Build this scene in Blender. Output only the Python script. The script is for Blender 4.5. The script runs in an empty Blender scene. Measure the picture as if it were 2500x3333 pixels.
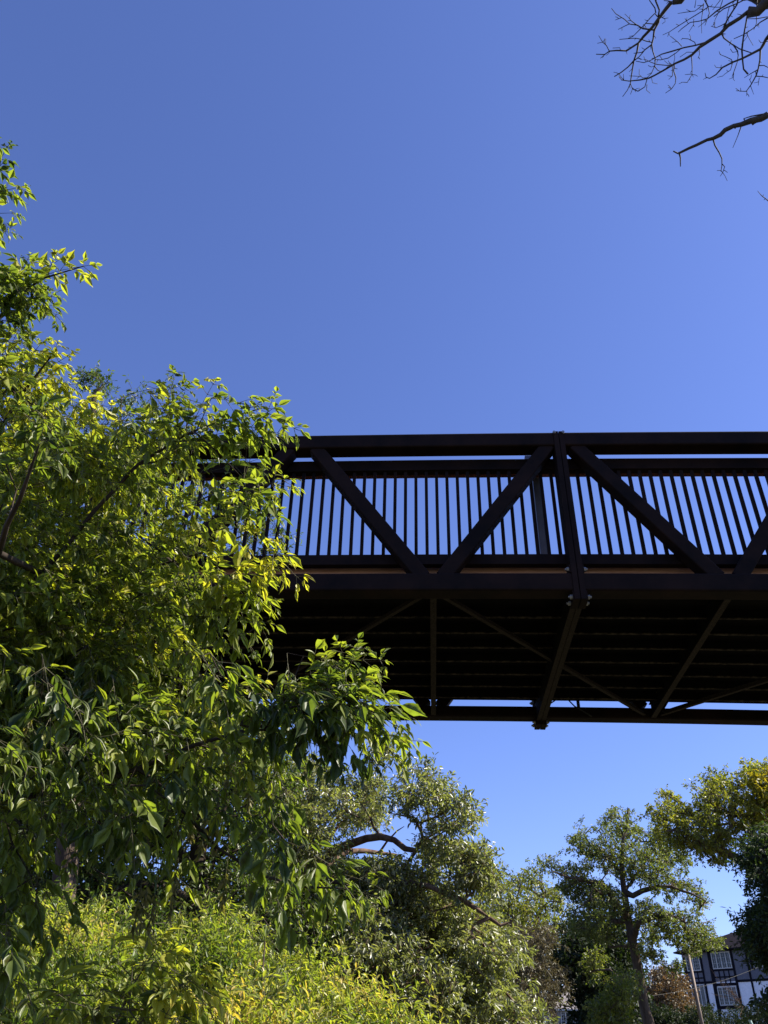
import bpy, math, random
import numpy as np
from mathutils import Vector, Matrix

random.seed(7)
RNG = np.random.default_rng(11)
SC = bpy.context.scene
COL = SC.collection

# ------------------------------------------------------------------ camera
F_PX, PW, PH = 2600.0, 2500.0, 3333.0
CAM = np.array([0.0, 0.0, 1.6])
_u = np.array([90.0, 3751.0, -F_PX]); _u /= np.linalg.norm(_u)
_f = np.array([0.0, 0.0, -1.0]); _f -= _f.dot(_u) * _u; _f /= np.linalg.norm(_f)
_r = np.cross(_f, _u)
ROT = np.array([_r, _f, _u])
cam_d = bpy.data.cameras.new('camera')
cam_d.sensor_fit = 'VERTICAL'; cam_d.sensor_height = 36.0; cam_d.sensor_width = 27.0
cam_d.lens = 36.0 * F_PX / PH
cam_d.clip_start = 0.05; cam_d.clip_end = 3000
cam = bpy.data.objects.new('camera', cam_d); COL.objects.link(cam)
M4 = np.eye(4); M4[:3, :3] = ROT; M4[:3, 3] = CAM
cam.matrix_world = Matrix(M4.tolist())
SC.camera = cam

# ------------------------------------------------------------------ world, sun, exposure
SUN_AZ, SUN_EL = 88.0, 43.0       # azimuth measured from +Y towards +X
world = bpy.data.worlds.new('World'); SC.world = world; world.use_nodes = True
nt = world.node_tree; nt.nodes.clear()
wo = nt.nodes.new('ShaderNodeOutputWorld'); bg = nt.nodes.new('ShaderNodeBackground')
sky = nt.nodes.new('ShaderNodeTexSky'); sky.sky_type = 'NISHITA'; sky.sun_disc = False
sky.sun_elevation = math.radians(SUN_EL); sky.sun_rotation = math.radians(SUN_AZ)
sky.air_density = 1.0; sky.dust_density = 0.3; sky.ozone_density = 4.0; sky.altitude = 100
tint = nt.nodes.new('ShaderNodeMix'); tint.data_type = 'RGBA'; tint.blend_type = 'MULTIPLY'
tint.inputs['Factor'].default_value = 1.0
tint.inputs['B'].default_value = (0.75, 0.74, 1.05, 1)
nt.links.new(sky.outputs['Color'], tint.inputs['A'])
nt.links.new(tint.outputs['Result'], bg.inputs['Color'])
nt.links.new(bg.outputs['Background'], wo.inputs['Surface'])
bg.inputs['Strength'].default_value = 0.088
sun_d = bpy.data.lights.new('sun', 'SUN'); sun_d.energy = 5.0; sun_d.angle = math.radians(0.53)
sun_d.color = (1.0, 0.93, 0.80)
sun = bpy.data.objects.new('sun', sun_d); COL.objects.link(sun)
_a, _e = math.radians(SUN_AZ), math.radians(SUN_EL)
sdir = Vector((math.sin(_a) * math.cos(_e), math.cos(_a) * math.cos(_e), math.sin(_e)))
sun.rotation_euler = sdir.to_track_quat('Z', 'Y').to_euler()
SC.view_settings.view_transform = 'Standard'; SC.view_settings.look = 'None'
SC.view_settings.gamma = 1.0; SC.view_settings.exposure = 1.25
SC.render.engine = 'CYCLES'
SC.cycles.max_bounces = 6; SC.cycles.diffuse_bounces = 3; SC.cycles.transmission_bounces = 3
SC.cycles.sample_clamp_indirect = 6.0

# ------------------------------------------------------------------ geometry of sight, for placing things where they stand
K = PW / 1659.0
def ray(fx, fy):
    """Direction in which the point (fx, fy) of the 1659-wide photograph is seen."""
    v = np.array([fx * K - PW / 2, -(fy * K - PH / 2), -F_PX]); v = ROT @ v
    return v / np.linalg.norm(v)
def at(fx, fy, Y):
    d = ray(fx, fy); return CAM + d * (Y / d[1])
def far_at(fx, fy, D):
    return CAM + ray(fx, fy) * D

# ------------------------------------------------------------------ helpers
def tag(o, label=None, cat=None, group=None, kind=None):
    if label: o['label'] = label
    if cat: o['category'] = cat
    if group: o['group'] = group
    if kind: o['kind'] = kind
    return o
def empty(name, loc=(0, 0, 0), rz=0.0, label=None, cat=None, group=None, kind=None):
    o = bpy.data.objects.new(name, None); COL.objects.link(o)
    o.location = loc; o.rotation_euler = (0, 0, rz); o.empty_display_size = 0.1
    return tag(o, label, cat, group, kind)
def obj(name, verts, faces, mat, parent=None, smooth=False, attr=None, world_space=True):
    me = bpy.data.meshes.new(name)
    verts = np.asarray(verts, dtype=np.float64).reshape(-1, 3)
    if parent is not None and world_space:
        inv = np.array(parent_matrix(parent).inverted())
        verts = verts @ inv[:3, :3].T + inv[:3, 3]
    if isinstance(faces, np.ndarray) and faces.ndim == 2:
        nf, k = faces.shape
        me.vertices.add(len(verts)); me.vertices.foreach_set('co', verts.ravel())
        me.loops.add(nf * k); me.loops.foreach_set('vertex_index', faces.ravel().astype(np.int32))
        me.polygons.add(nf); me.polygons.foreach_set('loop_start', np.arange(nf, dtype=np.int32) * k)
        me.polygons.foreach_set('loop_total', np.full(nf, k, dtype=np.int32))
        me.update(calc_edges=True); me.validate()
    else:
        me.from_pydata([tuple(v) for v in verts], [], [tuple(f) for f in faces]); me.update()
    if smooth:
        me.polygons.foreach_set('use_smooth', np.ones(len(me.polygons), dtype=bool))
    if attr is not None and len(attr) == len(me.vertices):
        a = me.attributes.new('tint', 'FLOAT', 'POINT'); a.data.foreach_set('value', np.asarray(attr, dtype=np.float32))
    me.materials.append(mat)
    o = bpy.data.objects.new(name, me); COL.objects.link(o)
    if parent is not None: o.parent = parent
    return o
def parent_matrix(p):
    m = Matrix.Translation(p.location) @ p.rotation_euler.to_matrix().to_4x4()
    while p.parent is not None:
        p = p.parent; m = Matrix.Translation(p.location) @ p.rotation_euler.to_matrix().to_4x4() @ m
    return m

class MB:
    """Collects shapes and links them as one mesh object."""
    def __init__(s): s.v = []; s.f = []
    def add(s, V, Fs):
        b = len(s.v); s.v.extend([tuple(map(float, p)) for p in V]); s.f.extend([tuple(i + b for i in f) for f in Fs])
    def box(s, lo, hi, nx=1, bev=0.0):
        x0, y0, z0 = lo; x1, y1, z1 = hi
        sec = [(y0, z0), (y1, z0), (y1, z1), (y0, z1)]
        if bev > 0:
            sec = []
            for cy, cz, a0 in ((y1 - bev, z0 + bev, -90), (y1 - bev, z1 - bev, 0), (y0 + bev, z1 - bev, 90), (y0 + bev, z0 + bev, 180)):
                for t in (0, 30, 60, 90):
                    a = math.radians(a0 + t); sec.append((cy + bev * math.cos(a), cz + bev * math.sin(a)))
        n = len(sec); V = []; Fs = []
        for i in range(nx + 1):
            x = x0 + (x1 - x0) * i / nx
            V += [(x, y, z) for y, z in sec]
        for i in range(nx):
            for j in range(n):
                a, b = i * n + j, i * n + (j + 1) % n
                Fs.append((a, b, b + n, a + n))
        Fs.append(tuple(range(n))[::-1]); Fs.append(tuple(nx * n + j for j in range(n)))
        s.add(V, Fs); return s
    def beam(s, a, b, w, h, up=(0, 0, 1), bev=0.0, n=1):
        """rectangular bar from a to b, w across, h along 'up'"""
        a = Vector(a); b = Vector(b); d = (b - a); L = d.length; d.normalize()
        side = d.cross(Vector(up)).normalized(); u = side.cross(d).normalized()
        m = MB().box((0, -w / 2, -h / 2), (L, w / 2, h / 2), n, bev)
        V = [a + d * p[0] + side * p[1] + u * p[2] for p in m.v]
        s.add([tuple(v) for v in V], m.f); return s
    def cyl(s, a, b, r0, r1=None, n=12, caps=True):
        r1 = r0 if r1 is None else r1
        V, Fs = tube([a, b], [r0, r1], n, caps); s.add(V, Fs); return s
    def build(s, name, mat, parent=None, smooth=False, world_space=True):
        return obj(name, s.v, s.f, mat, parent, smooth, None, world_space)

def tube(pts, rad, n=6, caps=True):
    pts = [Vector(p) for p in pts]; V = []; Fs = []
    t0 = (pts[1] - pts[0]).normalized()
    ref = Vector((0, 0, 1)) if abs(t0.z) < 0.9 else Vector((1, 0, 0))
    nrm = t0.cross(ref).normalized()
    m = len(pts)
    for i in range(m):
        t = (pts[min(i + 1, m - 1)] - pts[max(i - 1, 0)])
        if t.length < 1e-9: t = t0.copy()
        t.normalize()
        nrm = (nrm - t * nrm.dot(t))
        if nrm.length < 1e-6: nrm = t.orthogonal()
        nrm.normalize(); bn = t.cross(nrm)
        for k in range(n):
            a = 2 * math.pi * k / n
            V.append(tuple(pts[i] + (nrm * math.cos(a) + bn * math.sin(a)) * rad[i]))
    for i in range(m - 1):
        for k in range(n):
            a, b = i * n + k, i * n + (k + 1) % n
            Fs.append((a, b, b + n, a + n))
    if caps:
        Fs.append(tuple(range(n))[::-1]); Fs.append(tuple((m - 1) * n + k for k in range(n)))
    return V, Fs

# ------------------------------------------------------------------ materials
def newmat(name):
    m = bpy.data.materials.new(name); m.use_nodes = True
    t = m.node_tree; t.nodes.clear()
    out = t.nodes.new('ShaderNodeOutputMaterial')
    return m, t, out
def mottled(name, c1, c2, scale=6.0, rough=0.7, bump=0.2, metallic=0.0, spec=0.4, stretch=(1, 1, 1), detail=6.0, lo=0.35, hi=0.65, bscale=None):
    m, t, out = newmat(name)
    p = t.nodes.new('ShaderNodeBsdfPrincipled'); tc = t.nodes.new('ShaderNodeTexCoord'); mp = t.nodes.new('ShaderNodeMapping')
    mp.inputs['Scale'].default_value = stretch
    t.links.new(tc.outputs['Object'], mp.inputs['Vector'])
    n = t.nodes.new('ShaderNodeTexNoise'); n.inputs['Scale'].default_value = scale; n.inputs['Detail'].default_value = detail
    n.inputs['Roughness'].default_value = 0.65
    t.links.new(mp.outputs['Vector'], n.inputs['Vector'])
    r = t.nodes.new('ShaderNodeValToRGB')
    r.color_ramp.elements[0].position = lo; r.color_ramp.elements[0].color = (*c1, 1)
    r.color_ramp.elements[1].position = hi; r.color_ramp.elements[1].color = (*c2, 1)
    t.links.new(n.outputs['Fac'], r.inputs['Fac']); t.links.new(r.outputs['Color'], p.inputs['Base Color'])
    p.inputs['Roughness'].default_value = rough; p.inputs['Metallic'].default_value = metallic
    p.inputs['Specular IOR Level'].default_value = spec
    if bump:
        n2 = t.nodes.new('ShaderNodeTexNoise'); n2.inputs['Scale'].default_value = bscale or scale * 3; n2.inputs['Detail'].default_value = 5
        t.links.new(mp.outputs['Vector'], n2.inputs['Vector'])
        b = t.nodes.new('ShaderNodeBump'); b.inputs['Strength'].default_value = bump; b.inputs['Distance'].default_value = 0.02
        t.links.new(n2.outputs['Fac'], b.inputs['Height']); t.links.new(b.outputs['Normal'], p.inputs['Normal'])
    t.links.new(p.outputs['BSDF'], out.inputs['Surface'])
    return m
def leafmat(name, stops, trans=0.4, tcol=(1.15, 1.25, 0.45), rough=0.42, spec=0.5, spots=False):
    """stops: [(pos, rgb), ...] over the per-leaf 'tint' value"""
    m, t, out = newmat(name)
    at_ = t.nodes.new('ShaderNodeAttribute'); at_.attribute_name = 'tint'
    r = t.nodes.new('ShaderNodeValToRGB')
    while len(r.color_ramp.elements) < len(stops): r.color_ramp.elements.new(0.5)
    for e, (p_, c) in zip(r.color_ramp.elements, stops): e.position = p_; e.color = (*c, 1)
    t.links.new(at_.outputs['Fac'], r.inputs['Fac'])
    p = t.nodes.new('ShaderNodeBsdfPrincipled'); p.inputs['Roughness'].default_value = rough
    p.inputs['Specular IOR Level'].default_value = spec
    col = r.outputs['Color']
    if spots:      # blotches, veins and a few brown specks on the blades
        tc = t.nodes.new('ShaderNodeTexCoord'); nz = t.nodes.new('ShaderNodeTexNoise'); nz.inputs['Scale'].default_value = 38; nz.inputs['Detail'].default_value = 4
        t.links.new(tc.outputs['Object'], nz.inputs['Vector'])
        r2 = t.nodes.new('ShaderNodeValToRGB'); r2.color_ramp.elements[0].position = .30; r2.color_ramp.elements[0].color = (.50, .38, .35, 1)
        r2.color_ramp.elements[1].position = .62; r2.color_ramp.elements[1].color = (1.0, 1.0, 1.0, 1)
        e = r2.color_ramp.elements.new(.42); e.color = (.82, .84, .80, 1)
        t.links.new(nz.outputs['Fac'], r2.inputs['Fac'])
        m2 = t.nodes.new('ShaderNodeMix'); m2.data_type = 'RGBA'; m2.blend_type = 'MULTIPLY'; m2.inputs['Factor'].default_value = 1.0
        t.links.new(col, m2.inputs['A']); t.links.new(r2.outputs['Color'], m2.inputs['B']); col = m2.outputs['Result']
    t.links.new(col, p.inputs['Base Color'])
    tr = t.nodes.new('ShaderNodeBsdfTranslucent')
    mu = t.nodes.new('ShaderNodeMix'); mu.data_type = 'RGBA'; mu.blend_type = 'MULTIPLY'; mu.inputs['Factor'].default_value = 1.0
    mu.clamp_result = False
    mu.inputs['B'].default_value = (*[c * 1.8 for c in tcol], 1)
    t.links.new(col, mu.inputs['A']); t.links.new(mu.outputs['Result'], tr.inputs['Color'])
    mx = t.nodes.new('ShaderNodeMixShader'); mx.inputs['Fac'].default_value = trans
    t.links.new(p.outputs['BSDF'], mx.inputs[1]); t.links.new(tr.outputs['BSDF'], mx.inputs[2])
    t.links.new(mx.outputs['Shader'], out.inputs['Surface'])
    return m

MAT = {}
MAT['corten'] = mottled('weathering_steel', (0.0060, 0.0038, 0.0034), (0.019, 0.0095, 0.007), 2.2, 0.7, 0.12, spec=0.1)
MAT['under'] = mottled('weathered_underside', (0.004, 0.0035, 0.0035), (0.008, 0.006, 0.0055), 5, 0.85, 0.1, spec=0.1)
MAT['flange'] = mottled('rust_flaked_flange', (0.014, 0.011, 0.010), (0.060, 0.045, 0.037), 55, 0.85, 0.2, spec=0.1, lo=0.30, hi=0.72)
MAT['stringer'] = mottled('rust_edge', (0.010, 0.008, 0.007), (0.095, 0.072, 0.056), 16, 0.85, 0.3, spec=0.1, stretch=(1, 1, 1), lo=0.40, hi=0.70)
MAT['wood'] = mottled('red_brown_wood', (0.45, 0.22, 0.13), (0.62, 0.36, 0.22), 4, 0.7, 0.2, stretch=(0.6, 8, 8))
MAT['rail_wood'] = mottled('dark_red_wood', (0.09, 0.03, 0.02), (0.16, 0.06, 0.04), 4, 0.7, 0.2, stretch=(0.6, 8, 8))
MAT['bolt'] = mottled('zinc_bolt', (0.20, 0.20, 0.20), (0.34, 0.33, 0.32), 20, 0.4, 0.1, metallic=0.6)
MAT['grey_post'] = mottled('grey_painted_steel', (0.10, 0.10, 0.12), (0.15, 0.15, 0.17), 6, 0.5, 0.05)
MAT['cable'] = mottled('black_cable', (0.01, 0.01, 0.01), (0.02, 0.02, 0.02), 10, 0.6, 0)
MAT['bark'] = mottled('brown_bark', (0.05, 0.036, 0.026), (0.13, 0.10, 0.075), 7, 0.9, 0.8, spec=0.1, stretch=(1, 1, 0.25), bscale=16)
MAT['bark_dark'] = mottled('dark_bark', (0.025, 0.019, 0.015), (0.06, 0.046, 0.036), 7, 0.9, 0.8, spec=0.1, stretch=(1, 1, 0.25), bscale=16)
MAT['bark_red'] = mottled('reddish_brown_bark', (0.07, 0.042, 0.03), (0.19, 0.13, 0.09), 6, 0.9, 0.8, spec=0.1, stretch=(1, 1, 0.4), bscale=14)
MAT['twig'] = mottled('green_brown_twig', (0.04, 0.04, 0.018), (0.10, 0.085, 0.04), 12, 0.7, 0.3)
MAT['dead'] = mottled('dead_wood', (0.03, 0.026, 0.026), (0.075, 0.065, 0.06), 9, 0.85, 0.6, stretch=(1, 1, 0.5), bscale=22)

# ------------------------------------------------------------------ ground
def hgt(x, y):
    t = np.clip((np.asarray(y, dtype=float) - 14) / 74.0, 0, 1); s = t * t * (3 - 2 * t)
    base = 5.0 * s
    mound = 0.9 * np.exp(-((np.asarray(x) + 4.5) ** 2 / 14.0 + (np.asarray(y) - 8.0) ** 2 / 16.0))
    return base + mound
def ground():
    xs = np.concatenate([np.linspace(-700, -60, 12), np.linspace(-50, 70, 61), np.linspace(80, 700, 12)])
    ys = np.concatenate([np.linspace(-300, -20, 10), np.linspace(-10, 130, 71), np.linspace(140, 1200, 14)])
    V = []; n = len(xs)
    for y in ys:
        for x in xs:
            V.append((x, y, float(hgt(x, y)) + 0.06 * math.sin(x * 1.7 + y) * math.sin(y * 1.3)))
    Fs = [(j * n + i, j * n + i + 1, (j + 1) * n + i + 1, (j + 1) * n + i) for j in range(len(ys) - 1) for i in range(n - 1)]
    m = mottled('grass_and_soil', (0.045, 0.050, 0.028), (0.085, 0.075, 0.05), 1.2, 0.95, 0.6, spec=0.1)
    tag(obj('ground', V, Fs, m, smooth=True), kind='structure')
ground()

# ------------------------------------------------------------------ the footbridge
AZB = math.radians(3.7)
BR = empty('footbridge', (0, 0, 0), 0, 'dark rust brown steel truss footbridge crossing high overhead with barred railings', 'footbridge')
BX = np.array([math.cos(AZB), -math.sin(AZB), 0]); BY = np.array([math.sin(AZB), math.cos(AZB), 0])
def camber(x): return -0.0015 * (x + 2.3) ** 2 + 0.011 + 1.6
def bridge_part(name, mb, mat, parent=None, smooth=False):
    V = [np.array((0, 0, camber(x) + z)) + BX * x + BY * y for x, y, z in mb.v]
    return obj(name, V, mb.f, mat, parent or BR, smooth)
XL, XR = -13.4, 9.6
P = 2.93; TOPN = [1.5 + P * k for k in range(-5, 4)]; BOTN = [0.06 + P * k for k in range(-4, 4)]
def split_chord(name, y0, z0, z1):
    # chord runs unbroken to the end plates at the splice
    m = MB().box((XL, y0, z0), (1.44, y0 + .2, z1), 30, 0.022); m.box((1.56, y0, z0), (XR, y0 + .2, z1), 16, 0.022)
    bridge_part(name, m, MAT['corten'])
for y0, sgn in ((7.0, 1), (10.49, -1)):
    split_chord('top_chord', y0, 5.755, 5.945)
    split_chord('bottom_chord', y0, 3.905, 4.105 if sgn > 0 else 4.058)
    yc = y0 + 0.1
    for bx in BOTN:
        for s in (-1, 1):
            tx = bx + s * (P / 2)
            if tx < XL or tx > XR: continue
            a = (bx + s * 0.10, yc, 4.08); b = (tx - s * 0.15, yc, 5.78)
            m = MB().beam(a, b, 0.155, 0.16, up=(0, 1, 0), bev=0.016, n=6)
            bridge_part('diagonal', m, MAT['corten'])
    # splice posts: two, back to back, running past both chords
    for sx in (-1, 1):
        x0 = 1.5 + (0.004 if sx > 0 else -0.058); x1 = x0 + 0.054
        m = MB().box((x0, y0 - 0.010, 3.80), (x1, y0 + 0.203, 5.950), 1, 0.006)
        po = bridge_part('post', m, MAT['corten'])
        bolts = [(zz, yy) for zz in (3.845, 4.16) for yy in (y0 + 0.035, y0 + 0.165)] + [(5.925, y0 - 0.02)]
        for zz, yy in bolts:
            xo = x1 if sx > 0 else x0
            if zz > 5:
                m = MB().cyl((1.5 + sx * 0.05, y0 - 0.03, zz), (1.5 + sx * 0.05, y0 - 0.008, zz), 0.017, n=6)
            else:
                m = MB().cyl((xo, yy, zz), (xo + sx * 0.012, yy, zz), 0.030, n=12); m.cyl((xo + sx * 0.012, yy, zz), (xo + sx * 0.040, yy, zz), 0.023, n=6)
                m.cyl((xo + sx * 0.040, yy, zz), (xo + sx * 0.055, yy, zz), 0.012, n=8)
            bridge_part('bolt', m, MAT['bolt'], po)
        x2 = xo + sx * 0.014
        for za, zb in ((3.80, 3.900), (4.11, 4.20)):
            bridge_part('end_plate', MB().box((min(xo, x2), y0 + 0.0, za), (max(xo, x2), y0 + 0.2, zb), 1), MAT['corten'], po)
# floor beams
def ibeam(x, w, zb, zt, y0=7.201, y1=10.489):
    m = MB(); m.box((x - w / 2, y0, zb + 0.004), (x + w / 2, y1, zb + 0.016)); m.box((x - 0.008, y0, zb + 0.016), (x + 0.008, y1, zt - 0.01)); m.box((x - w / 2, y0, zt - 0.01), (x + w / 2, y1, zt))
    return m
for bx in BOTN + [t for t in TOPN if abs(t - 1.5) > 0.5 and (abs(t - 1.5) / P) % 3 < 0.01]:
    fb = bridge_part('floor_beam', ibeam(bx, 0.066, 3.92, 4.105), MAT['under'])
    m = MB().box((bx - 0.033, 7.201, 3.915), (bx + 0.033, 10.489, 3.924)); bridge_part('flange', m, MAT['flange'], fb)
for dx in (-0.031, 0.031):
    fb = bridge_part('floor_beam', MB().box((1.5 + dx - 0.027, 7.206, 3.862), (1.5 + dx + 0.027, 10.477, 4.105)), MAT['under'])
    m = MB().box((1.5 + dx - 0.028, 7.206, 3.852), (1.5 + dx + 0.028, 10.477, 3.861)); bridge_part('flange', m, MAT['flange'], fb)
# underside bracing
for i in range(len(BOTN) - 1):
    near_first = (i % 2 == 0)
    a = (BOTN[i] + 0.10, 7.22 if near_first else 10.47, 3.945); b = (BOTN[i + 1] - 0.12, 10.47 if near_first else 7.22, 3.945)
    m = MB().beam(a, b, 0.045, 0.012); m.beam((a[0], a[1], a[2] + 0.03), (b[0], b[1], b[2] + 0.03), 0.008, 0.045)
    bridge_part('brace', m, MAT['flange'])
# deck
m = MB(); y = 7.30; k = 0
while y < 10.38:
    m.box((XL, y, 4.138 + 0.003 * (k % 2)), (XR, y + 0.1425, 4.183 + 0.003 * (k % 2)), 24); y += 0.142; k += 1
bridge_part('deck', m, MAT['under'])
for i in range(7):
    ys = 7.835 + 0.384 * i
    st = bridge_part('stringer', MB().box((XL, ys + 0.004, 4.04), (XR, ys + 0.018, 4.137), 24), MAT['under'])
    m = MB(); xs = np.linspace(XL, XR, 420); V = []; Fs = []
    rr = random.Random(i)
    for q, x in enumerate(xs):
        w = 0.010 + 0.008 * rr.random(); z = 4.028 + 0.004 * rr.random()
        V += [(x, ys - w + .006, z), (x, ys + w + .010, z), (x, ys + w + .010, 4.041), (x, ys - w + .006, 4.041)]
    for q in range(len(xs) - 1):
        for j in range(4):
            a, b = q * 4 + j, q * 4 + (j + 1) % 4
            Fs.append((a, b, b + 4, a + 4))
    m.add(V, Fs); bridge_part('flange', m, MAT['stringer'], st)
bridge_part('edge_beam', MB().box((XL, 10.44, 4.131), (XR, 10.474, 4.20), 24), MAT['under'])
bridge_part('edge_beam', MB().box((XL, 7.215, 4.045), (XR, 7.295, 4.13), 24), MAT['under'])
bridge_part('curb_board', MB().box((XL, 7.345, 4.20), (XR, 7.385, 4.40), 24), MAT['wood'])
# railings
def railing(side):
    ya = 7.2 if side == 'near' else 10.39
    s = 1 if side == 'near' else -1
    if side == 'near': Y = lambda d: ya + d
    else: Y = lambda d: 10.49 - d
    def bx(m, x0, x1, d0, d1, z0, z1, n=24):
        a, b = sorted((Y(d0), Y(d1))); return m.box((x0, a, z0), (x1, b, z1), n, 0.004 if n > 1 else 0)
    m = MB(); 
    bx(m, XL, XR, 0.005, 0.10, 5.575, 5.722)
    root = bridge_part('railing', m, MAT['corten'])
    m = MB(); bx(m, XL, XR, 0.11, 0.195, 5.600, 5.650); bridge_part('handrail', m, MAT['rail_wood'], root)
    m = MB()
    bx(m, XL, XR, 0.005, 0.085, 4.326, 4.450)
    bridge_part('bottom_rail', m, MAT['corten'], root)
    xs = []
    x = 1.405
    while x > XL: xs.append(x); x -= 0.1169
    x = 1.70
    while x < XR: xs.append(x); x += 0.1150
    vis = sorted([x for x in xs if -6.3 < x < 4.95]); vis = vis[-97:] if side == 'near' else []
    rest = MB()
    for x in xs:
        if x in vis:
            bridge_part('baluster', bx(MB(), x - 0.0175, x + 0.0175, 0.03, 0.061, 4.45, 5.575, 1), MAT['corten'], root)
        else: bx(rest, x - 0.0155, x + 0.0155, 0.03, 0.061, 4.45, 5.575, 1)
    o = bridge_part('baluster', rest, MAT['corten'], root); o['kind'] = 'stuff'
railing('near'); railing('far')
# grey post standing inside the near railing, with a flat head
m = MB().box((1.225, 7.40, 4.20), (1.325, 7.46, 5.90), 1, 0.006); gp = bridge_part('grey_post', m, MAT['grey_post'])
m = MB().box((1.16, 7.39, 5.86), (1.42, 7.56, 5.92), 1, 0.004); bridge_part('cap', m, MAT['grey_post'], gp)
# cable at the far splice
pts = []
for t in np.linspace(0, 1, 16):
    pts.append((1.62 + 0.55 * t ** 0.8, 10.44 - 0.02, 4.06 + 0.10 * math.sin(min(t * 2.0, 1.0) * math.pi) - 0.30 * max(0, t - 0.45)))
V, Fs = tube(pts, [0.009] * 16, 6); m = MB(); m.add(V, Fs)
m.box((1.99, 10.43, 4.02), (2.03, 10.45, 4.16)); bridge_part('cable', m, MAT['cable'])

# ------------------------------------------------------------------ foliage machinery
def rand_unit(n, rng):
    v = rng.normal(size=(n, 3)); return v / np.linalg.norm(v, axis=1, keepdims=True)
def norm(v): return v / np.maximum(np.linalg.norm(v, axis=-1, keepdims=True), 1e-9)
# leaf templates: x across, y along, z up; unit length
T_RHOMB = (np.array([[0, 0, 0], [.24, .45, .06], [0, 1, -.10], [-.24, .45, .06]]), np.array([[0, 1, 2], [0, 2, 3]]))
T_OAK = (np.array([[0, 0, 0], [.10, .25, .03], [.24, .38, .05], [.16, .55, .02], [.26, .72, .02], [0, 1, -.12], [-.26, .72, .02], [-.16, .55, .02], [-.24, .38, .05], [-.10, .25, .03], [0, .5, -.02]]),
         np.array([[10, 0, 1], [10, 1, 2], [10, 2, 3], [10, 3, 4], [10, 4, 5], [10, 5, 6], [10, 6, 7], [10, 7, 8], [10, 8, 9], [10, 9, 0]]))
T_OVAL = (np.array([[0, 0, 0], [.15, .30, .04], [.15, .65, .02], [0, 1, -.12], [-.15, .65, .02], [-.15, .30, .04]]),
          np.array([[0, 1, 2], [0, 2, 3], [0, 3, 4], [0, 4, 5]]))
def leaflet_template(tooth):
    ys = [0, .14, .34, .52, .70, .85, 1.0]; w = [0, .155, .235, .19 + tooth, .11, .04, 0]
    V = []; drop = lambda t: -.20 * t * t
    for t in ys: V.append((0, t, drop(t)))
    n = len(ys)
    idx = {}
    for s in (1, -1):
        for i in range(1, n - 1):
            idx[(s, i)] = len(V); V.append((s * w[i], ys[i] + .03, drop(ys[i]) + .055 * (w[i] / .25)))
    Fq = []
    for s in (1, -1):
        Fq.append((0, idx[(s, 1)], 1))
        for i in range(1, n - 2):
            Fq.append((i, idx[(s, i)], idx[(s, i + 1)])); Fq.append((i, idx[(s, i + 1)], i + 1))
        Fq.append((n - 2, idx[(s, n - 2)], n - 1))
    return np.array(V, dtype=float), np.array(Fq)
T_LEAFLET = [leaflet_template(0.0), leaflet_template(0.07)]
def leaves_mesh(tmpl, pos, dirs, nrm, size, tint, width=1.0):
    V, Fq = tmpl; V = V * np.array([width, 1, 1])
    d = norm(dirs); n_ = nrm - (nrm * d).sum(1, keepdims=True) * d; n_ = norm(n_); s = np.cross(d, n_)
    out = (pos[:, None, :] + size[:, None, None] * (V[None, :, 0:1] * s[:, None, :] + V[None, :, 1:2] * d[:, None, :] + V[None, :, 2:3] * n_[:, None, :]))
    k = len(V); N = len(pos)
    faces = (Fq[None] + (np.arange(N) * k)[:, None, None]).reshape(-1, Fq.shape[1])
    return out.reshape(-1, 3), faces, np.repeat(tint, k)
def merge(parts):
    V = []; Fq = []; A = []; b = 0
    for v, f, a in parts:
        V.append(v); Fq.append(f + b); A.append(a); b += len(v)
    return np.concatenate(V), np.concatenate(Fq), np.concatenate(A)

def in_poly(x, y, poly):
    inside = np.zeros(len(x), bool); n = len(poly)
    for i in range(n):
        x0, y0 = poly[i]; x1, y1 = poly[(i + 1) % n]
        c = ((y0 > y) != (y1 > y)) & (x < (x1 - x0) * (y - y0) / (y1 - y0 + 1e-12) + x0)
        inside ^= c
    return inside
def edge_dist(x, y, poly):
    d = np.full(len(x), 1e9); n = len(poly)
    for i in range(n):
        a = np.array(poly[i], float); b = np.array(poly[(i + 1) % n], float); ab = b - a; L = (ab @ ab) + 1e-9
        t = np.clip(((x - a[0]) * ab[0] + (y - a[1]) * ab[1]) / L, 0, 1)
        d = np.minimum(d, np.hypot(x - a[0] - t * ab[0], y - a[1] - t * ab[1]))
    return d
def lump(p, w, ph):
    return (math.sin(p[0] / w * 6.28 + ph) * math.sin(p[1] / w * 6.28 * .8 + ph * 2) + math.sin(p[2] / w * 6.28 * 1.1 + ph * 3 + p[0] / w * 3) + .6 * math.sin(p[0] / w * 11 + p[2] / w * 9 + ph)) / 2.2
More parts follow.
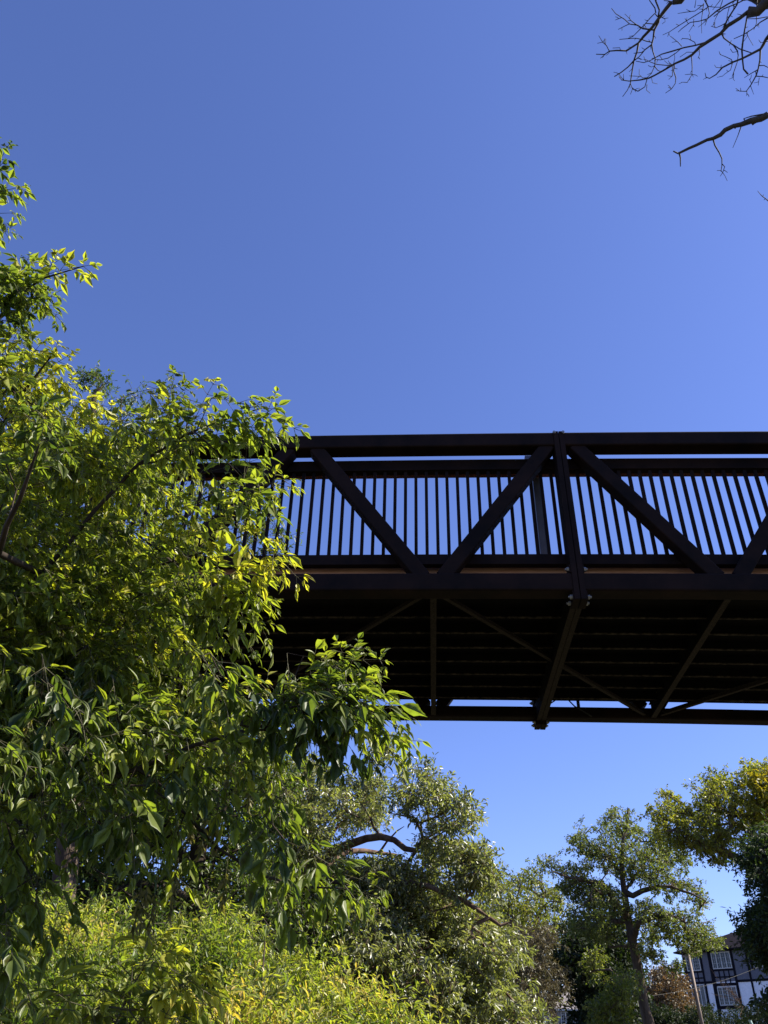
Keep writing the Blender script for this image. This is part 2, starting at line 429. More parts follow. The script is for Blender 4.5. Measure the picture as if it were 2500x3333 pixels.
def crown_points(poly, Y0, depth, n, sep, rng, margin=0.0, gap=None, rag=0.0, holes=()):
    """Points in a rounded crown volume whose outline, seen from the footpath, is poly."""
    P_ = np.array(poly, float); lo = P_.min(0); hi = P_.max(0)
    pts = []; tries = 0
    R = max(20.0, 0.35 * min(hi - lo))
    while len(pts) < n and tries < 60:
        tries += 1
        xs = rng.uniform(lo[0], hi[0], 400); ys = rng.uniform(lo[1], hi[1], 400)
        ox, oy = xs, ys
        if rag:
            xs = xs + rag * np.sin(ys / rag * .9 + xs / rag * .35); ys = ys + rag * np.sin(ox / rag * .8 - ys / rag * .3)
        ok = in_poly(xs, ys, poly)
        if rag: ok |= (edge_dist(xs, ys, poly) < rag * 1.1) & (rng.random(len(xs)) < .05)
        for hl in holes: ok &= ~in_poly(ox, oy, hl)
        xs, ys, ox, oy = xs[ok], ys[ok], ox[ok], oy[ok]
        if len(xs) == 0: continue
        ed = edge_dist(xs, ys, poly)
        ok = ed >= margin; xs, ys, ed = ox[ok], oy[ok], ed[ok]
        prof = np.sqrt(np.clip(1 - (1 - np.clip(ed / R, 0, 1)) ** 2, 0.02, 1))
        dd = Y0 + depth * prof * rng.uniform(-1, 1, len(xs))
        for x, y, Y in zip(xs, ys, dd):
            p = at(x, y, Y)
            if gap and lump(p, gap[0], 1.3) < gap[1]: continue
            if pts:
                q = np.array(pts) - p
                if (q * q).sum(1).min() < sep * sep: continue
            pts.append(p)
            if len(pts) >= n: break
    return np.array(pts)

class Skeleton:
    def __init__(s, rng): s.P = []; s.par = []; s.minr = []; s.rng = rng; s.load = {}
    def add(s, p, par, minr=0.0):
        s.P.append(np.array(p, float)); s.par.append(par); s.minr.append(minr); return len(s.P) - 1
    def line(s, pts, r0, r1, par=None, step=0.5, wob=0.03):
        """a traced trunk or limb; starts at the nearest existing node unless it is the first"""
        pts = [np.array(p, float) for p in pts]
        if s.P:
            A = np.array(s.P); i = int(((A - pts[0]) ** 2).sum(1).argmin()) if par is None else par
            start = i
        else: start = s.add(pts[0], -1, r0)
        L = sum(np.linalg.norm(pts[i + 1] - pts[i]) for i in range(len(pts) - 1)); acc = 0; cur = start
        for i in range(len(pts) - 1):
            seg = pts[i + 1] - pts[i]; sl = np.linalg.norm(seg); n = max(1, int(sl / step))
            for k in range(1, n + 1):
                t = k / n; p = pts[i] + seg * t
                # Catmull-like softening
                w = wob * s.rng.normal(size=3) * (0 if k == n and i == len(pts) - 2 else 1)
                f = (acc + sl * t) / L
                cur = s.add(p + w, cur, r0 + (r1 - r0) * f)
            acc += sl
        return cur
    def attach(s, targets, seg=0.5, curve=0.15, load=1.0, down=0.0, order_from=None):
        targets = np.asarray(targets); root = np.array(s.P[0]) if order_from is None else np.asarray(order_from)
        A0 = np.array(s.P)
        dmin = np.array([np.sqrt(((A0 - t) ** 2).sum(1).min()) for t in targets])
        ends = []
        for ti in np.argsort(dmin):
            t = targets[ti]; A = np.array(s.P); v = t - A; d = np.sqrt((v * v).sum(1))
            cost = d + down * np.maximum(0, A[:, 2] - t[2] + 0.1 * d)
            i = int(cost.argmin()); dist = d[i]; n = max(1, int(dist / seg)); cur = i; a = A[i]
            off = s.rng.normal(size=3) * curve * dist; off[2] = abs(off[2]) * 0.8 + 0.05 * dist
            for k in range(1, n + 1):
                f = k / n; p = a + (t - a) * f + off * math.sin(f * math.pi) + (s.rng.normal(size=3) * 0.05 * dist / n if k < n else 0)
                cur = s.add(p, cur, 0)
            s.load[cur] = s.load.get(cur, 0) + load; ends.append((ti, cur))
        ends.sort(); return [e[1] for e in ends]
    def mesh(s, rtip, power=0.5, rmax=9.0, wob=0.06, cut=0.0):
        n = len(s.P); cnt = np.zeros(n)
        for i, l in s.load.items(): cnt[i] += l
        for i in range(n - 1, 0, -1):
            if s.par[i] >= 0: cnt[s.par[i]] += cnt[i]
        cnt = np.maximum(cnt, 0.5)
        rad = np.maximum(np.minimum(rtip * cnt ** power, rmax), np.array(s.minr))
        kids = [[] for _ in range(n)]
        for i in range(1, n):
            if s.par[i] >= 0: kids[s.par[i]].append(i)
        V = []; Fs = []; stack = [(0, None)]
        while stack:
            st, pa = stack.pop()
            chain = [st]
            while kids[chain[-1]]:
                ks = sorted(kids[chain[-1]], key=lambda q: -rad[q] * 1000 - cnt[q])
                for q in ks[1:]: stack.append((q, chain[-1]))
                chain.append(ks[0])
            pts = [s.P[i] for i in chain]; rr = [rad[i] for i in chain]
            if pa is not None: pts = [s.P[pa]] + pts; rr = [rad[chain[0]] * 1.25] + rr
            rr = [r * (1 + wob * s.rng.uniform(-1, 1)) for r in rr]
            rr[-1] *= 0.6
            if len(pts) < 2: continue
            sides = 12 if rr[0] > 0.12 else (7 if rr[0] > 0.035 else (5 if rr[0] > 0.012 else 4))
            v, f = tube(pts, rr, sides, False); b = len(V); V.extend(v); Fs.extend([tuple(i + b for i in q) for q in f])
        return V, np.array(Fs)

def clump_leaves(centres, rad, per, lsize, rng, rosette=7, droop=0.25, twig_bias=None, flat=0.75, tjit=0.28, tcenter=0.45):
    """Leaf rosettes on short twigs round each clump centre. Returns leaf arrays and twig segments."""
    pos = []; dr = []; nr = []; sz = []; ti = []; tw = []
    for c, r in zip(centres, rad):
        m = max(2, int(per * rng.uniform(0.7, 1.3)))
        u = rand_unit(m, rng); u[:, 2] *= flat
        rr = r * rng.uniform(0.25, 1.0, m) ** 0.6
        tips = c + u * rr[:, None]
        ct = tcenter + rng.normal() * 0.12
        base = c + u * (rr * 0.25)[:, None]
        tw.append(np.stack([base, tips], 1))
        k = rosette
        d = np.repeat(u, k, 0) * 0.55 + rand_unit(m * k, rng) * 0.95; d[:, 2] -= droop
        pp = np.repeat(tips, k, 0) + rand_unit(m * k, rng) * lsize * 0.5 - np.repeat(u, k, 0) * (rng.uniform(0, 0.30, m * k) * r)[:, None]
        nn = rand_unit(m * k, rng) * 0.75 + np.array([0.1, 0, 0.8])
        pos.append(pp); dr.append(d); nr.append(nn)
        sz.append(lsize * rng.uniform(0.65, 1.25, m * k)); ti.append(np.clip(ct + rng.normal(size=m * k) * tjit * 0.6, 0, 1))
    return [np.concatenate(q) for q in (pos, dr, nr, sz, ti)], np.concatenate(tw)

def twig_mesh(tw, r, rng):
    """three-sided thin twigs"""
    a = tw[:, 0]; b = tw[:, 1]; d = norm(b - a); ref = rand_unit(len(a), rng); s1 = norm(np.cross(d, ref)); s2 = np.cross(d, s1)
    V = []; 
    for base, rr in ((a, r), (b, r * 0.5)):
        for ang in (0, 2.094, 4.189):
            V.append(base + rr * (math.cos(ang) * s1 + math.sin(ang) * s2))
    V = np.stack(V, 1).reshape(-1, 3); N = len(a)
    q = np.array([[0, 1, 4, 3], [1, 2, 5, 4], [2, 0, 3, 5]])
    return V, (q[None] + (np.arange(N) * 6)[:, None, None]).reshape(-1, 4)

def make_tree(name, label, cat, trunk, limbs, polys, lmat, bark, tmpl, lsize, seed, rclump=0.7, per=9, rosette=7, tr=(0.3, 0.1),
              rtip=0.012, group=None, droop=0.25, lwidth=1.0, twigr=0.006, tcenter=0.45, seg=0.6, extra=None, flat=0.75, gap=None, mg=0.05, holes=()):
    """trunk, limbs: polylines of world points. polys: (outline, distance, half depth, clumps[, separation])."""
    rng = np.random.default_rng(seed)
    base = np.array(trunk[0]); 
    root = empty(name, tuple(base), 0, label, cat, group)
    sk = Skeleton(rng); sk.line(trunk, tr[0], tr[1], step=seg, wob=0.02)
    for pts, r0, r1 in limbs: sk.line(pts, r0, r1, step=seg * 0.6, wob=0.03)
    C_ = []
    for pl in polys:
        poly, Y0, dep, n = pl[:4]; sep = pl[4] if len(pl) > 4 else rclump * 0.55
        px = rclump / (Y0 / F_PX * K * 1.05)
        cp = crown_points(poly, Y0, dep, n, sep, rng, margin=px * mg, gap=gap, rag=px * .75, holes=holes)
        if len(cp): C_.append(cp)
    C_ = np.concatenate(C_)
    sk.attach(C_, seg=seg, curve=0.14, down=0.5)
    V, Fs = sk.mesh(rtip, 0.45, rmax=tr[0], cut=0)
    rad = rclump * rng.uniform(0.65, 1.3, len(C_))
    (pos, d, nn, sz, ti), tw = clump_leaves(C_, rad, per, lsize, rng, rosette, droop, flat=flat, tcenter=tcenter)
    tv, tf = twig_mesh(tw, twigr, rng)
    obj('trunk', V, Fs, bark, root, True)
    b = len(tv)
    obj('twigs', tv, tf, bark, root)['kind'] = 'stuff'
    parts = leaves_mesh(tmpl, pos, d, nn, sz, ti, lwidth)
    obj('crown', parts[0], parts[1], lmat, root, False, parts[2])
    return root, C_

def c3(x, y): return (1161 + .3 * x, 1626 + .3 * y)
def c4(x, y): return (597 + .4 * x, 1593 + .4 * y)
def g(x, y): return np.array([x, y, float(hgt(x, y))])
def gat(fx, fy, Y):
    p = at(fx, fy, Y); return g(p[0], p[1])

# ------------------------------------------------------------------ the trees beyond the bridge
G = lambda *c: tuple(c)
LM = {}
LM['oak'] = leafmat('oak_leaves', [(0.0, G(.065, .078, .030)), (0.5, G(.155, .165, .072)), (1.0, G(.26, .25, .12))], 0.38, rough=0.40, spec=0.8)
LM['pale'] = leafmat('pale_green_leaves', [(0.0, G(.06, .078, .015)), (0.6, G(.14, .15, .03)), (1.0, G(.22, .18, .05))], 0.4)
LM['brown'] = leafmat('grey_brown_leaves', [(0.0, G(.045, .045, .022)), (0.6, G(.10, .09, .045)), (1.0, G(.17, .14, .08))], 0.25, tcol=(1.0, 0.9, 0.6))
LM['mid'] = leafmat('mid_green_leaves', [(0.0, G(.042, .058, .018)), (0.5, G(.105, .125, .038)), (1.0, G(.20, .19, .065))], 0.38, rough=0.5, spec=0.35)
LM['gold'] = leafmat('green_gold_leaves', [(0.0, G(.055, .068, .014)), (0.5, G(.15, .155, .026)), (1.0, G(.28, .24, .034))], 0.42)
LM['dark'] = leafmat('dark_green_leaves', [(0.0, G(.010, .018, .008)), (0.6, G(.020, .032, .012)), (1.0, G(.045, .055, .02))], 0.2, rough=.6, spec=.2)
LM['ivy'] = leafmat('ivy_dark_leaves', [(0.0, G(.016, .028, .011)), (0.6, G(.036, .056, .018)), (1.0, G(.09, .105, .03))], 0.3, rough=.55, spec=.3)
LM['yellow'] = leafmat('yellow_leaves', [(0.0, G(.11, .125, .016)), (0.6, G(.25, .235, .02)), (1.0, G(.42, .35, .03))], 0.45, tcol=(1.0, 0.85, 0.3))
LM['rust'] = leafmat('rust_brown_leaves', [(0.0, G(.045, .044, .020)), (0.5, G(.10, .078, .036)), (1.0, G(.16, .105, .06))], 0.35, tcol=(1.1, 0.8, 0.5))
LM['fresh'] = leafmat('fresh_green_leaves', [(0.0, G(.055, .075, .015)), (0.5, G(.12, .135, .025)), (1.0, G(.22, .20, .04))], 0.45)
LM['green'] = leafmat('deep_green_leaves', [(0.0, G(.026, .046, .012)), (0.6, G(.062, .09, .018)), (1.0, G(.14, .15, .03))], 0.4)

def P3(pts, Y): return [at(*c3(*p), Y + (p[2] if len(p) > 2 else 0)) for p in pts] if False else [at(*c3(p[0], p[1]), Y + (p[2] if len(p) > 2 else 0)) for p in pts]
def P4(pts, Y): return [at(*c4(p[0], p[1]), Y + (p[2] if len(p) > 2 else 0)) for p in pts]
def Q3(pts): return [c3(*p) for p in pts]
def Q4(pts): return [c4(*p) for p in pts]

# oak with the gnarled limbs
Y = 22
trunk = [gat(*c4(215, 1900), Y), at(*c4(222, 1500), Y), at(*c4(235, 1200), Y), at(*c4(245, 900), Y), at(*c4(262, 760), Y), at(*c4(282, 668), Y)]
limbs = [(P4([(282, 668), (300, 620), (360, 590, -.5), (420, 560, -.8), (480, 543, -1), (560, 538, -1.2), (640, 560, -1.5), (700, 593, -1.7), (755, 610, -1.8)], Y), 0.122, 0.061),
         (P4([(755, 610, -1.8), (775, 570, -1.8), (785, 545, -1.9), (772, 500, -2), (780, 450, -2), (830, 440, -2), (900, 410, -2.2)], Y), 0.047, 0.022),
         (P4([(785, 545, -1.9), (850, 520, -1.8), (930, 480, -1.6), (980, 440, -1.5)], Y), 0.032, 0.014),
         (P4([(772, 500, -2), (740, 440, -2), (690, 425, -1.8), (620, 410, -1.6)], Y), 0.036, 0.014),
         (P4([(830, 440, -2), (800, 380, -2), (750, 330, -2), (720, 270, -2)], Y), 0.025, 0.011),
         (P4([(755, 610, -1.8), (735, 650, -1.8), (695, 700, -1.6), (685, 770, -1.4)], Y), 0.043, 0.022),
         (P4([(282, 668), (340, 640, .3), (400, 618, .6), (470, 612, .9), (560, 622, 1.2), (650, 632, 1.5)], Y), 0.094, 0.043),
         (P4([(300, 620), (280, 560, .5), (330, 480, .8), (400, 410, 1.2), (450, 340, 1.4), (520, 270, 1.5)], Y), 0.058, 0.018),
         (P4([(560, 538, -1.2), (530, 470, -1.2), (510, 430, -1.2), (460, 360, -1)], Y), 0.036, 0.014),
         (P4([(560, 622, 1.2), (590, 570, 1), (650, 500, .6), (690, 480, .4)], Y), 0.032, 0.014),
         (P4([(262, 770), (330, 772, -1), (450, 770, -1.4), (560, 785, -1.8), (690, 790, -2.2), (820, 806, -2.6), (930, 850, -3), (1010, 880, -3.1), (1090, 930, -3.2), (1160, 975, -3.3), (1210, 1015, -3.3)], Y), 0.108, 0.036),
         (P4([(1010, 880, -3.1), (1030, 850, -3.1), (1015, 790, -3), (1010, 720, -3), (980, 660, -3)], Y), 0.032, 0.013),
         (P4([(1030, 850, -3.1), (1060, 840, -3.1), (1080, 790, -3.1), (1110, 760, -3)], Y), 0.022, 0.011),
         (P4([(1210, 1015, -3.3), (1260, 985, -3.3), (1290, 960, -3.3)], Y), 0.025, 0.011),
         (P4([(240, 1100), (330, 1030, -1), (450, 1060, -1.5), (600, 1090, -2)], Y), 0.079, 0.029),
         (P4([(235, 1200), (300, 1200, -.5), (420, 1215, -1), (560, 1300, -2), (700, 1420, -2.5)], Y), 0.108, 0.036),
         (P4([(245, 900), (180, 780, .5), (90, 700, 1), (20, 600, 1.5)], Y), 0.072, 0.022),
         (P4([(262, 760), (150, 440, 1), (75, 300, 1.5), (60, 180, 1.5)], Y), 0.079, 0.029)]
polys = [(Q4([(660, 190), (720, 170), (800, 200), (840, 230), (850, 165), (890, 150), (905, 260), (990, 290), (1010, 320), (1080, 345), (1075, 430), (1020, 520), (950, 530), (880, 600), (800, 640), (740, 560), (820, 500), (760, 400), (680, 480), (650, 330)]), 20, 1.2, 62, .24),
         (Q4([(0, 190), (120, 190), (300, 200), (440, 240), (560, 130), (605, 170), (590, 250), (560, 400), (520, 520), (480, 620), (300, 620), (120, 650), (0, 700)]), 22.5, 2.6, 200),
         (Q4([(480, 60), (560, 20), (620, 40), (625, 100), (540, 160), (470, 110)]), 22, .6, 14),
         (Q4([(300, 640), (520, 560), (720, 620), (860, 640), (880, 700), (940, 830), (1180, 1010), (1060, 1060), (700, 980), (420, 900), (320, 760)]), 21, 1.8, 260),
         (Q4([(900, 660), (950, 590), (1080, 600), (1135, 660), (1120, 740), (1200, 720), (1210, 780), (1090, 860), (1020, 860), (930, 760)]), 19, .7, 46, .2),
         (Q4([(300, 860), (700, 950), (1100, 1040), (1270, 1120), (1250, 1260), (1240, 1320), (1350, 1380), (1430, 1410), (1380, 1520), (1400, 1640), (700, 1640), (300, 1500), (260, 1100)]), 20.5, 3.0, 800),
         (Q4([(-60, 600), (250, 640), (260, 900), (300, 1200), (100, 1300), (-80, 1100)]), 22.5, 2.0, 170)]
make_tree('oak_tree', 'big grey green oak with gnarled reddish limbs below the bridge, right of the box elder', 'tree', trunk, limbs, polys,
          LM['oak'], MAT['bark_red'], T_OVAL, 0.135, 21, rclump=0.46, per=9, rosette=8, tr=(.42, .2), rtip=.0055, droop=.45, lwidth=.95, gap=(2.2, -.30),
          holes=[Q4([(400, 480), (560, 470), (640, 420), (760, 500), (810, 600), (770, 680), (640, 680), (300, 700), (290, 610)]), Q4([(600, 200), (665, 200), (680, 420), (600, 470), (560, 440)]), Q4([(860, 620), (930, 640), (930, 780), (880, 760)]), Q4([(940, 800), (1010, 840), (1200, 960), (1180, 1010), (1000, 900)])])

# pale tree behind the oak
Y = 50
polyP = [(1035, 1905), (1060, 1875), (1100, 1865), (1150, 1880), (1190, 1915), (1205, 1960), (1225, 2000), (1240, 2050), (1245, 2090), (1215, 2130), (1160, 2140), (1120, 2230), (1045, 2100), (1030, 1980)]
make_tree('pale_green_tree', 'pale yellow green round topped tree between the oak and the tall tree', 'tree',
          [gat(1135, 2300, Y), at(1132, 2100, Y), at(1128, 1960, Y)], [([at(1132, 2060, Y), at(1160, 1990, Y), at(1175, 1930, Y)], .15, .05), ([at(1132, 2080, Y), at(1100, 2000, Y), at(1080, 1930, Y)], .15, .05)],
          [(polyP, Y, 4.0, 420, .4)], LM['pale'], MAT['bark'], T_RHOMB, 0.17, 22, rclump=.75, per=9, gap=(3.5, -.35), rosette=8, tr=(.35, .15), rtip=.02)
Y = 37
polyB = [(1100, 2030), (1130, 2000), (1170, 2000), (1195, 2040), (1215, 2090), (1215, 2130), (1180, 2150), (1165, 2260), (1080, 2260), (1085, 2120)]
make_tree('grey_brown_tree', 'thin grey brown willowy tree in front of the pale green one', 'tree',
          [gat(1140, 2330, Y), at(1142, 2150, Y), at(1148, 2040, Y)], [], [(polyB, Y, 2.2, 200)], LM['brown'], MAT['bark'], T_OVAL, 0.13, 23, rclump=.6, per=13, rosette=8, tr=(.2, .05), rtip=.012, lwidth=.7, droop=.6)

# tall tree in the centre right
Y = 40
trunk = [gat(*c3(810, 2100), Y)] + P3([(800, 1953), (765, 1800), (720, 1550), (685, 1350), (650, 1200), (625, 1000), (610, 850), (605, 700), (638, 520), (655, 400)], Y)
limbs = [(P3([(665, 1290), (730, 1230, -.6), (800, 1180, -1), (950, 1160, -1.6), (1060, 1220, -2)], Y), .16, .05),
         (P3([(628, 1050), (760, 1000, -.5), (850, 965, -.8), (960, 965, -1.2), (1100, 1010, -1.5), (1210, 1065, -1.8)], Y), .14, .03),
         (P3([(612, 870), (540, 790, .5), (470, 720, .8), (380, 660, 1), (340, 590, 1.2)], Y), .12, .03),
         (P3([(650, 1200), (570, 1080, -.6), (480, 960, -1), (330, 915, -1.4), (200, 900, -1.8), (100, 850, -2)], Y), .17, .03),
         (P3([(655, 1230), (500, 1190, .8), (300, 1190, 1.5)], Y), .13, .04),
         (P3([(606, 720), (700, 640, .5), (740, 560, .8)], Y), .08, .02),
         (P3([(690, 1400), (600, 1390, .8), (520, 1400, 1.2)], Y), .09, .03),
         (P3([(640, 520), (560, 450, .3), (520, 430, .4)], Y), .05, .02), (P3([(625, 1000), (720, 880, .8), (830, 700, 1.4), (880, 640, 1.8)], Y), .08, .02)]
polys = [(Q3([(500, 410), (590, 400), (600, 370), (690, 365), (690, 410), (725, 460), (830, 520), (960, 600), (1040, 720), (1120, 820), (1150, 920), (1270, 1050), (1270, 1095), (1130, 1060), (980, 1020), (760, 1010), (640, 960), (560, 880), (420, 900), (300, 960), (170, 990), (80, 900), (20, 860), (90, 750), (250, 760), (300, 690), (235, 630), (250, 550), (330, 500), (440, 470)]), Y, 2.6, 560, .24),
         (Q3([(640, 1050), (800, 1060), (960, 1080), (1130, 1090), (1250, 1230), (1320, 1390), (1200, 1430), (1110, 1430), (1080, 1610), (960, 1600), (900, 1430), (820, 1480), (740, 1420), (650, 1200)]), Y - .5, 2.6, 270, .24),
         (Q3([(200, 980), (420, 920), (600, 980), (640, 1250), (560, 1360), (300, 1300), (210, 1200), (150, 1060)]), Y, 2.6, 280, .26),
         (Q3([(620, 350), (690, 350), (690, 385), (610, 385)]), Y, .4, 4)]
make_tree('tall_broadleaf_tree', 'tall open crowned tree with a straight bare trunk left of the timbered house', 'tree', trunk, limbs, polys,
          LM['mid'], MAT['bark'], T_OAK, 0.120, 24, rclump=.38, per=5, rosette=8, gap=(2.1, .0), mg=.15, tr=(.27, .06), rtip=.008)
# dark tree behind its lower left
Y = 46
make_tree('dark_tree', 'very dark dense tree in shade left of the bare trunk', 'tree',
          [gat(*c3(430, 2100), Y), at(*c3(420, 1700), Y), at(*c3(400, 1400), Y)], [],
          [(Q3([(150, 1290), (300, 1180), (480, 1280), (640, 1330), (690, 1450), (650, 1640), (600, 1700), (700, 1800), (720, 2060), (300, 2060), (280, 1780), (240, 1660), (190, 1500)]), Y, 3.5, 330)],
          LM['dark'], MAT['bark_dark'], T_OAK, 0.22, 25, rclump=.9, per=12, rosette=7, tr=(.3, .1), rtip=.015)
Y = 31
make_tree('small_light_green_tree', 'small light green tree at the foot of the dark tree, left of the bare trunk', 'tree',
          [gat(*c3(560, 2150), Y), at(*c3(560, 1900), Y), at(*c3(550, 1760), Y)], [],
          [(Q3([(400, 1760), (470, 1650), (560, 1600), (640, 1620), (700, 1680), (715, 1800), (690, 1900), (660, 2060), (400, 2060), (380, 1850)]), Y, 1.4, 130),
           (Q3([(400, 1460), (470, 1440), (470, 1540), (440, 1640), (390, 1620), (370, 1540)]), Y + 3, .6, 16)],
          LM['fresh'], MAT['bark'], T_RHOMB, 0.11, 26, rclump=.42, per=8, gap=(1.6, -.3), rosette=8, tr=(.12, .04), rtip=.009)
Y = 60
make_tree('rust_brown_bush', 'rust brown leaved bush between the bare trunk and the timbered house', 'bush',
          [gat(*c3(940, 2100), Y), at(*c3(940, 1850), Y)], [],
          [(Q3([(780, 1690), (800, 1600), (860, 1560), (940, 1570), (1020, 1600), (1080, 1660), (1100, 1780), (1115, 1900), (1080, 2040), (780, 2040), (770, 1800)]), Y, 3.5, 260, .4)],
          LM['rust'], MAT['bark_dark'], T_RHOMB, 0.17, 27, rclump=.75, per=12, rosette=8, tr=(.2, .08), rtip=.02)
Y = 52
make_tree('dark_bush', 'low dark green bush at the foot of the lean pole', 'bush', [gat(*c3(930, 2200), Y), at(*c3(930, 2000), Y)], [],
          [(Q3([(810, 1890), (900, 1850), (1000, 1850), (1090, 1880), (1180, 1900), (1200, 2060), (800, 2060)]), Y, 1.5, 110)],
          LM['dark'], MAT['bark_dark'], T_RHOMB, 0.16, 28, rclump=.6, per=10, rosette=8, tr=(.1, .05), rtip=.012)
# tree leaning in from the right edge
Y = 30
trunk = [gat(*c3(1900, 2200), Y), at(*c3(1860, 1700), Y), at(*c3(1790, 1250), Y), at(*c3(1700, 1000), Y), at(*c3(1620, 900), Y), at(*c3(1560, 860), Y)]
limbs = [(P3([(1560, 860), (1500, 810), (1430, 760), (1320, 700, -.5), (1220, 650, -.8), (1060, 580, -1.2), (930, 560, -1.5)], Y), .14, .03),
         (P3([(1310, 690, -.5), (1300, 620), (1310, 520, .2), (1280, 450, .4)], Y), .07, .02),
         (P3([(1700, 1000), (1600, 700, .5), (1530, 540, .6), (1550, 430, .7), (1480, 340, .8), (1400, 290, .8)], Y), .13, .03),
         (P3([(1600, 700, .5), (1680, 500, 1), (1700, 300, 1.2)], Y), .1, .03), (P3([(1550, 430, .7), (1600, 300, .4), (1560, 200, .2)], Y), .05, .02)]
polys = [(Q3([(760, 400), (880, 330), (960, 310), (1050, 370), (1100, 350), (1100, 270), (1240, 170), (1340, 150), (1430, 190), (1420, 110), (1550, 90), (1700, 70), (1950, 100), (2000, 500), (1900, 800), (1659, 760), (1560, 700), (1440, 600), (1400, 760), (1250, 740), (1060, 750), (960, 640), (900, 560), (850, 500)]), Y, 2.4, 760, .22)]
rt, _ = make_tree('golden_green_tree', 'green and gold tree arching in from the right edge above the house', 'tree', trunk, limbs, polys,
          LM['gold'], MAT['bark'], T_OAK, 0.115, 29, rclump=.34, per=6, rosette=7, gap=(1.9, -.08), tr=(.34, .12), rtip=.011)
rng = np.random.default_rng(55)
cp = crown_points(Q3([(1590, 180), (1680, 150), (1800, 170), (1800, 480), (1640, 460), (1600, 400), (1480, 280), (1560, 240)]), Y - 2.2, .8, 30, .25, rng)
(pos, d, nn, sz, ti), tw = clump_leaves(cp, [.4] * len(cp), 9, .18, rng, 7, .25)
pp = leaves_mesh(T_OAK, pos, d, nn, sz, ti); o = obj('yellow_spray', pp[0], pp[1], LM['yellow'], rt, False, pp[2]); o['label'] = 'bright yellow turning leaves'
Y = 24
make_tree('dark_ivy_clad_tree', 'dark leafy tree filling the right edge in front of the house roof', 'tree',
          [gat(*c3(1860, 2300), Y), at(*c3(1820, 1500), Y), at(*c3(1780, 900), Y)], [],
          [(Q3([(1640, 640), (1720, 460), (2000, 500), (2050, 2000), (1800, 1900), (1720, 1680), (1670, 1600), (1630, 1480), (1580, 1380), (1555, 1180), (1590, 1060), (1570, 980), (1500, 930), (1490, 850), (1580, 800)]), Y, 1.8, 460)],
          LM['ivy'], MAT['bark_dark'], T_OVAL, 0.15, 30, rclump=.52, per=10, rosette=8, tr=(.3, .1), rtip=.009, droop=.35)

# trees beyond the bridge's left end, behind the box elder
Y = 17
polyT = [(-80, 950), (60, 900), (165, 870), (178, 790), (205, 778), (226, 805), (272, 826), (292, 870), (330, 860), (345, 850), (365, 900), (430, 960), (500, 1010), (560, 1065), (590, 1140), (600, 1210), (520, 1300), (300, 1400), (-80, 1500)]
make_tree('tall_ash_tree', 'tall fine leaved tree rising behind the left end of the bridge', 'tree',
          [gat(140, 2300, Y), at(150, 1800, Y), at(165, 1400, Y), at(195, 1100, Y), at(205, 850, Y)],
          [([at(165, 1400, Y), at(300, 1200, Y), at(430, 1090, Y), at(520, 1080, Y)], .12, .03), ([at(180, 1200, Y), at(255, 1000, Y), at(262, 860, Y)], .08, .02)],
          [(polyT, Y, 2.6, 330, .42), ([(175, 790), (205, 776), (225, 805), (218, 850), (180, 850)], Y, .3, 6), ([(560, 1060), (600, 1080), (620, 1190), (560, 1200)], Y, .4, 6)],
          LM['green'], MAT['bark'], T_OVAL, 0.13, 31, rclump=.5, per=9, rosette=8, tr=(.3, .08), rtip=.006, lwidth=.9, droop=.4)
Y = 19
make_tree('deep_green_tree', 'deep green shaded tree under the bridge, seen through the lower box elder leaves', 'tree',
          [gat(420, 2350, Y), at(425, 1950, Y), at(430, 1750, Y), at(440, 1600, Y)],
          [([at(428, 1850, Y), at(470, 1760, Y), at(520, 1680, Y)], .12, .04), ([at(425, 1900, Y), at(360, 1800, Y), at(300, 1700, Y)], .12, .04)],
          [([(-80, 1500), (200, 1520), (420, 1560), (600, 1600), (620, 1740), (600, 1850), (480, 1860), (440, 1800), (400, 1800), (360, 1830), (300, 1790), (200, 1800), (-80, 1850)], Y, 2.4, 420),
           ([(-80, 1850), (200, 1830), (330, 1860), (470, 1870), (620, 1850), (700, 1950), (800, 2100), (760, 2240), (-80, 2240)], Y, 2.2, 520)],
          LM['green'], MAT['bark_dark'], T_OVAL, 0.13, 32, rclump=.62, per=10, rosette=8, tr=(.28, .1), rtip=.011, droop=.4)

Y = 27
make_tree('shaded_tree', 'dark green tree farther off behind the bank, under the left part of the bridge', 'tree',
          [gat(250, 2350, Y), at(255, 2000, Y), at(260, 1800, Y), at(270, 1600, Y)], [([at(256, 1950, Y), at(500, 1830, Y), at(640, 1780, Y)], .12, .03)],
          [([(-80, 1480), (300, 1500), (640, 1560), (680, 1700), (660, 1800), (470, 1830), (430, 1790), (385, 1795), (360, 1840), (300, 1830), (200, 1800), (-80, 1800)], Y, 2.5, 330),
           ([(-80, 1780), (360, 1850), (480, 1850), (700, 1800), (760, 2000), (760, 2150), (-80, 2150)], Y, 2.5, 420)],
          LM['green'], MAT['bark_dark'], T_RHOMB, 0.20, 36, rclump=.8, per=10, rosette=8, tr=(.3, .1), rtip=.008)

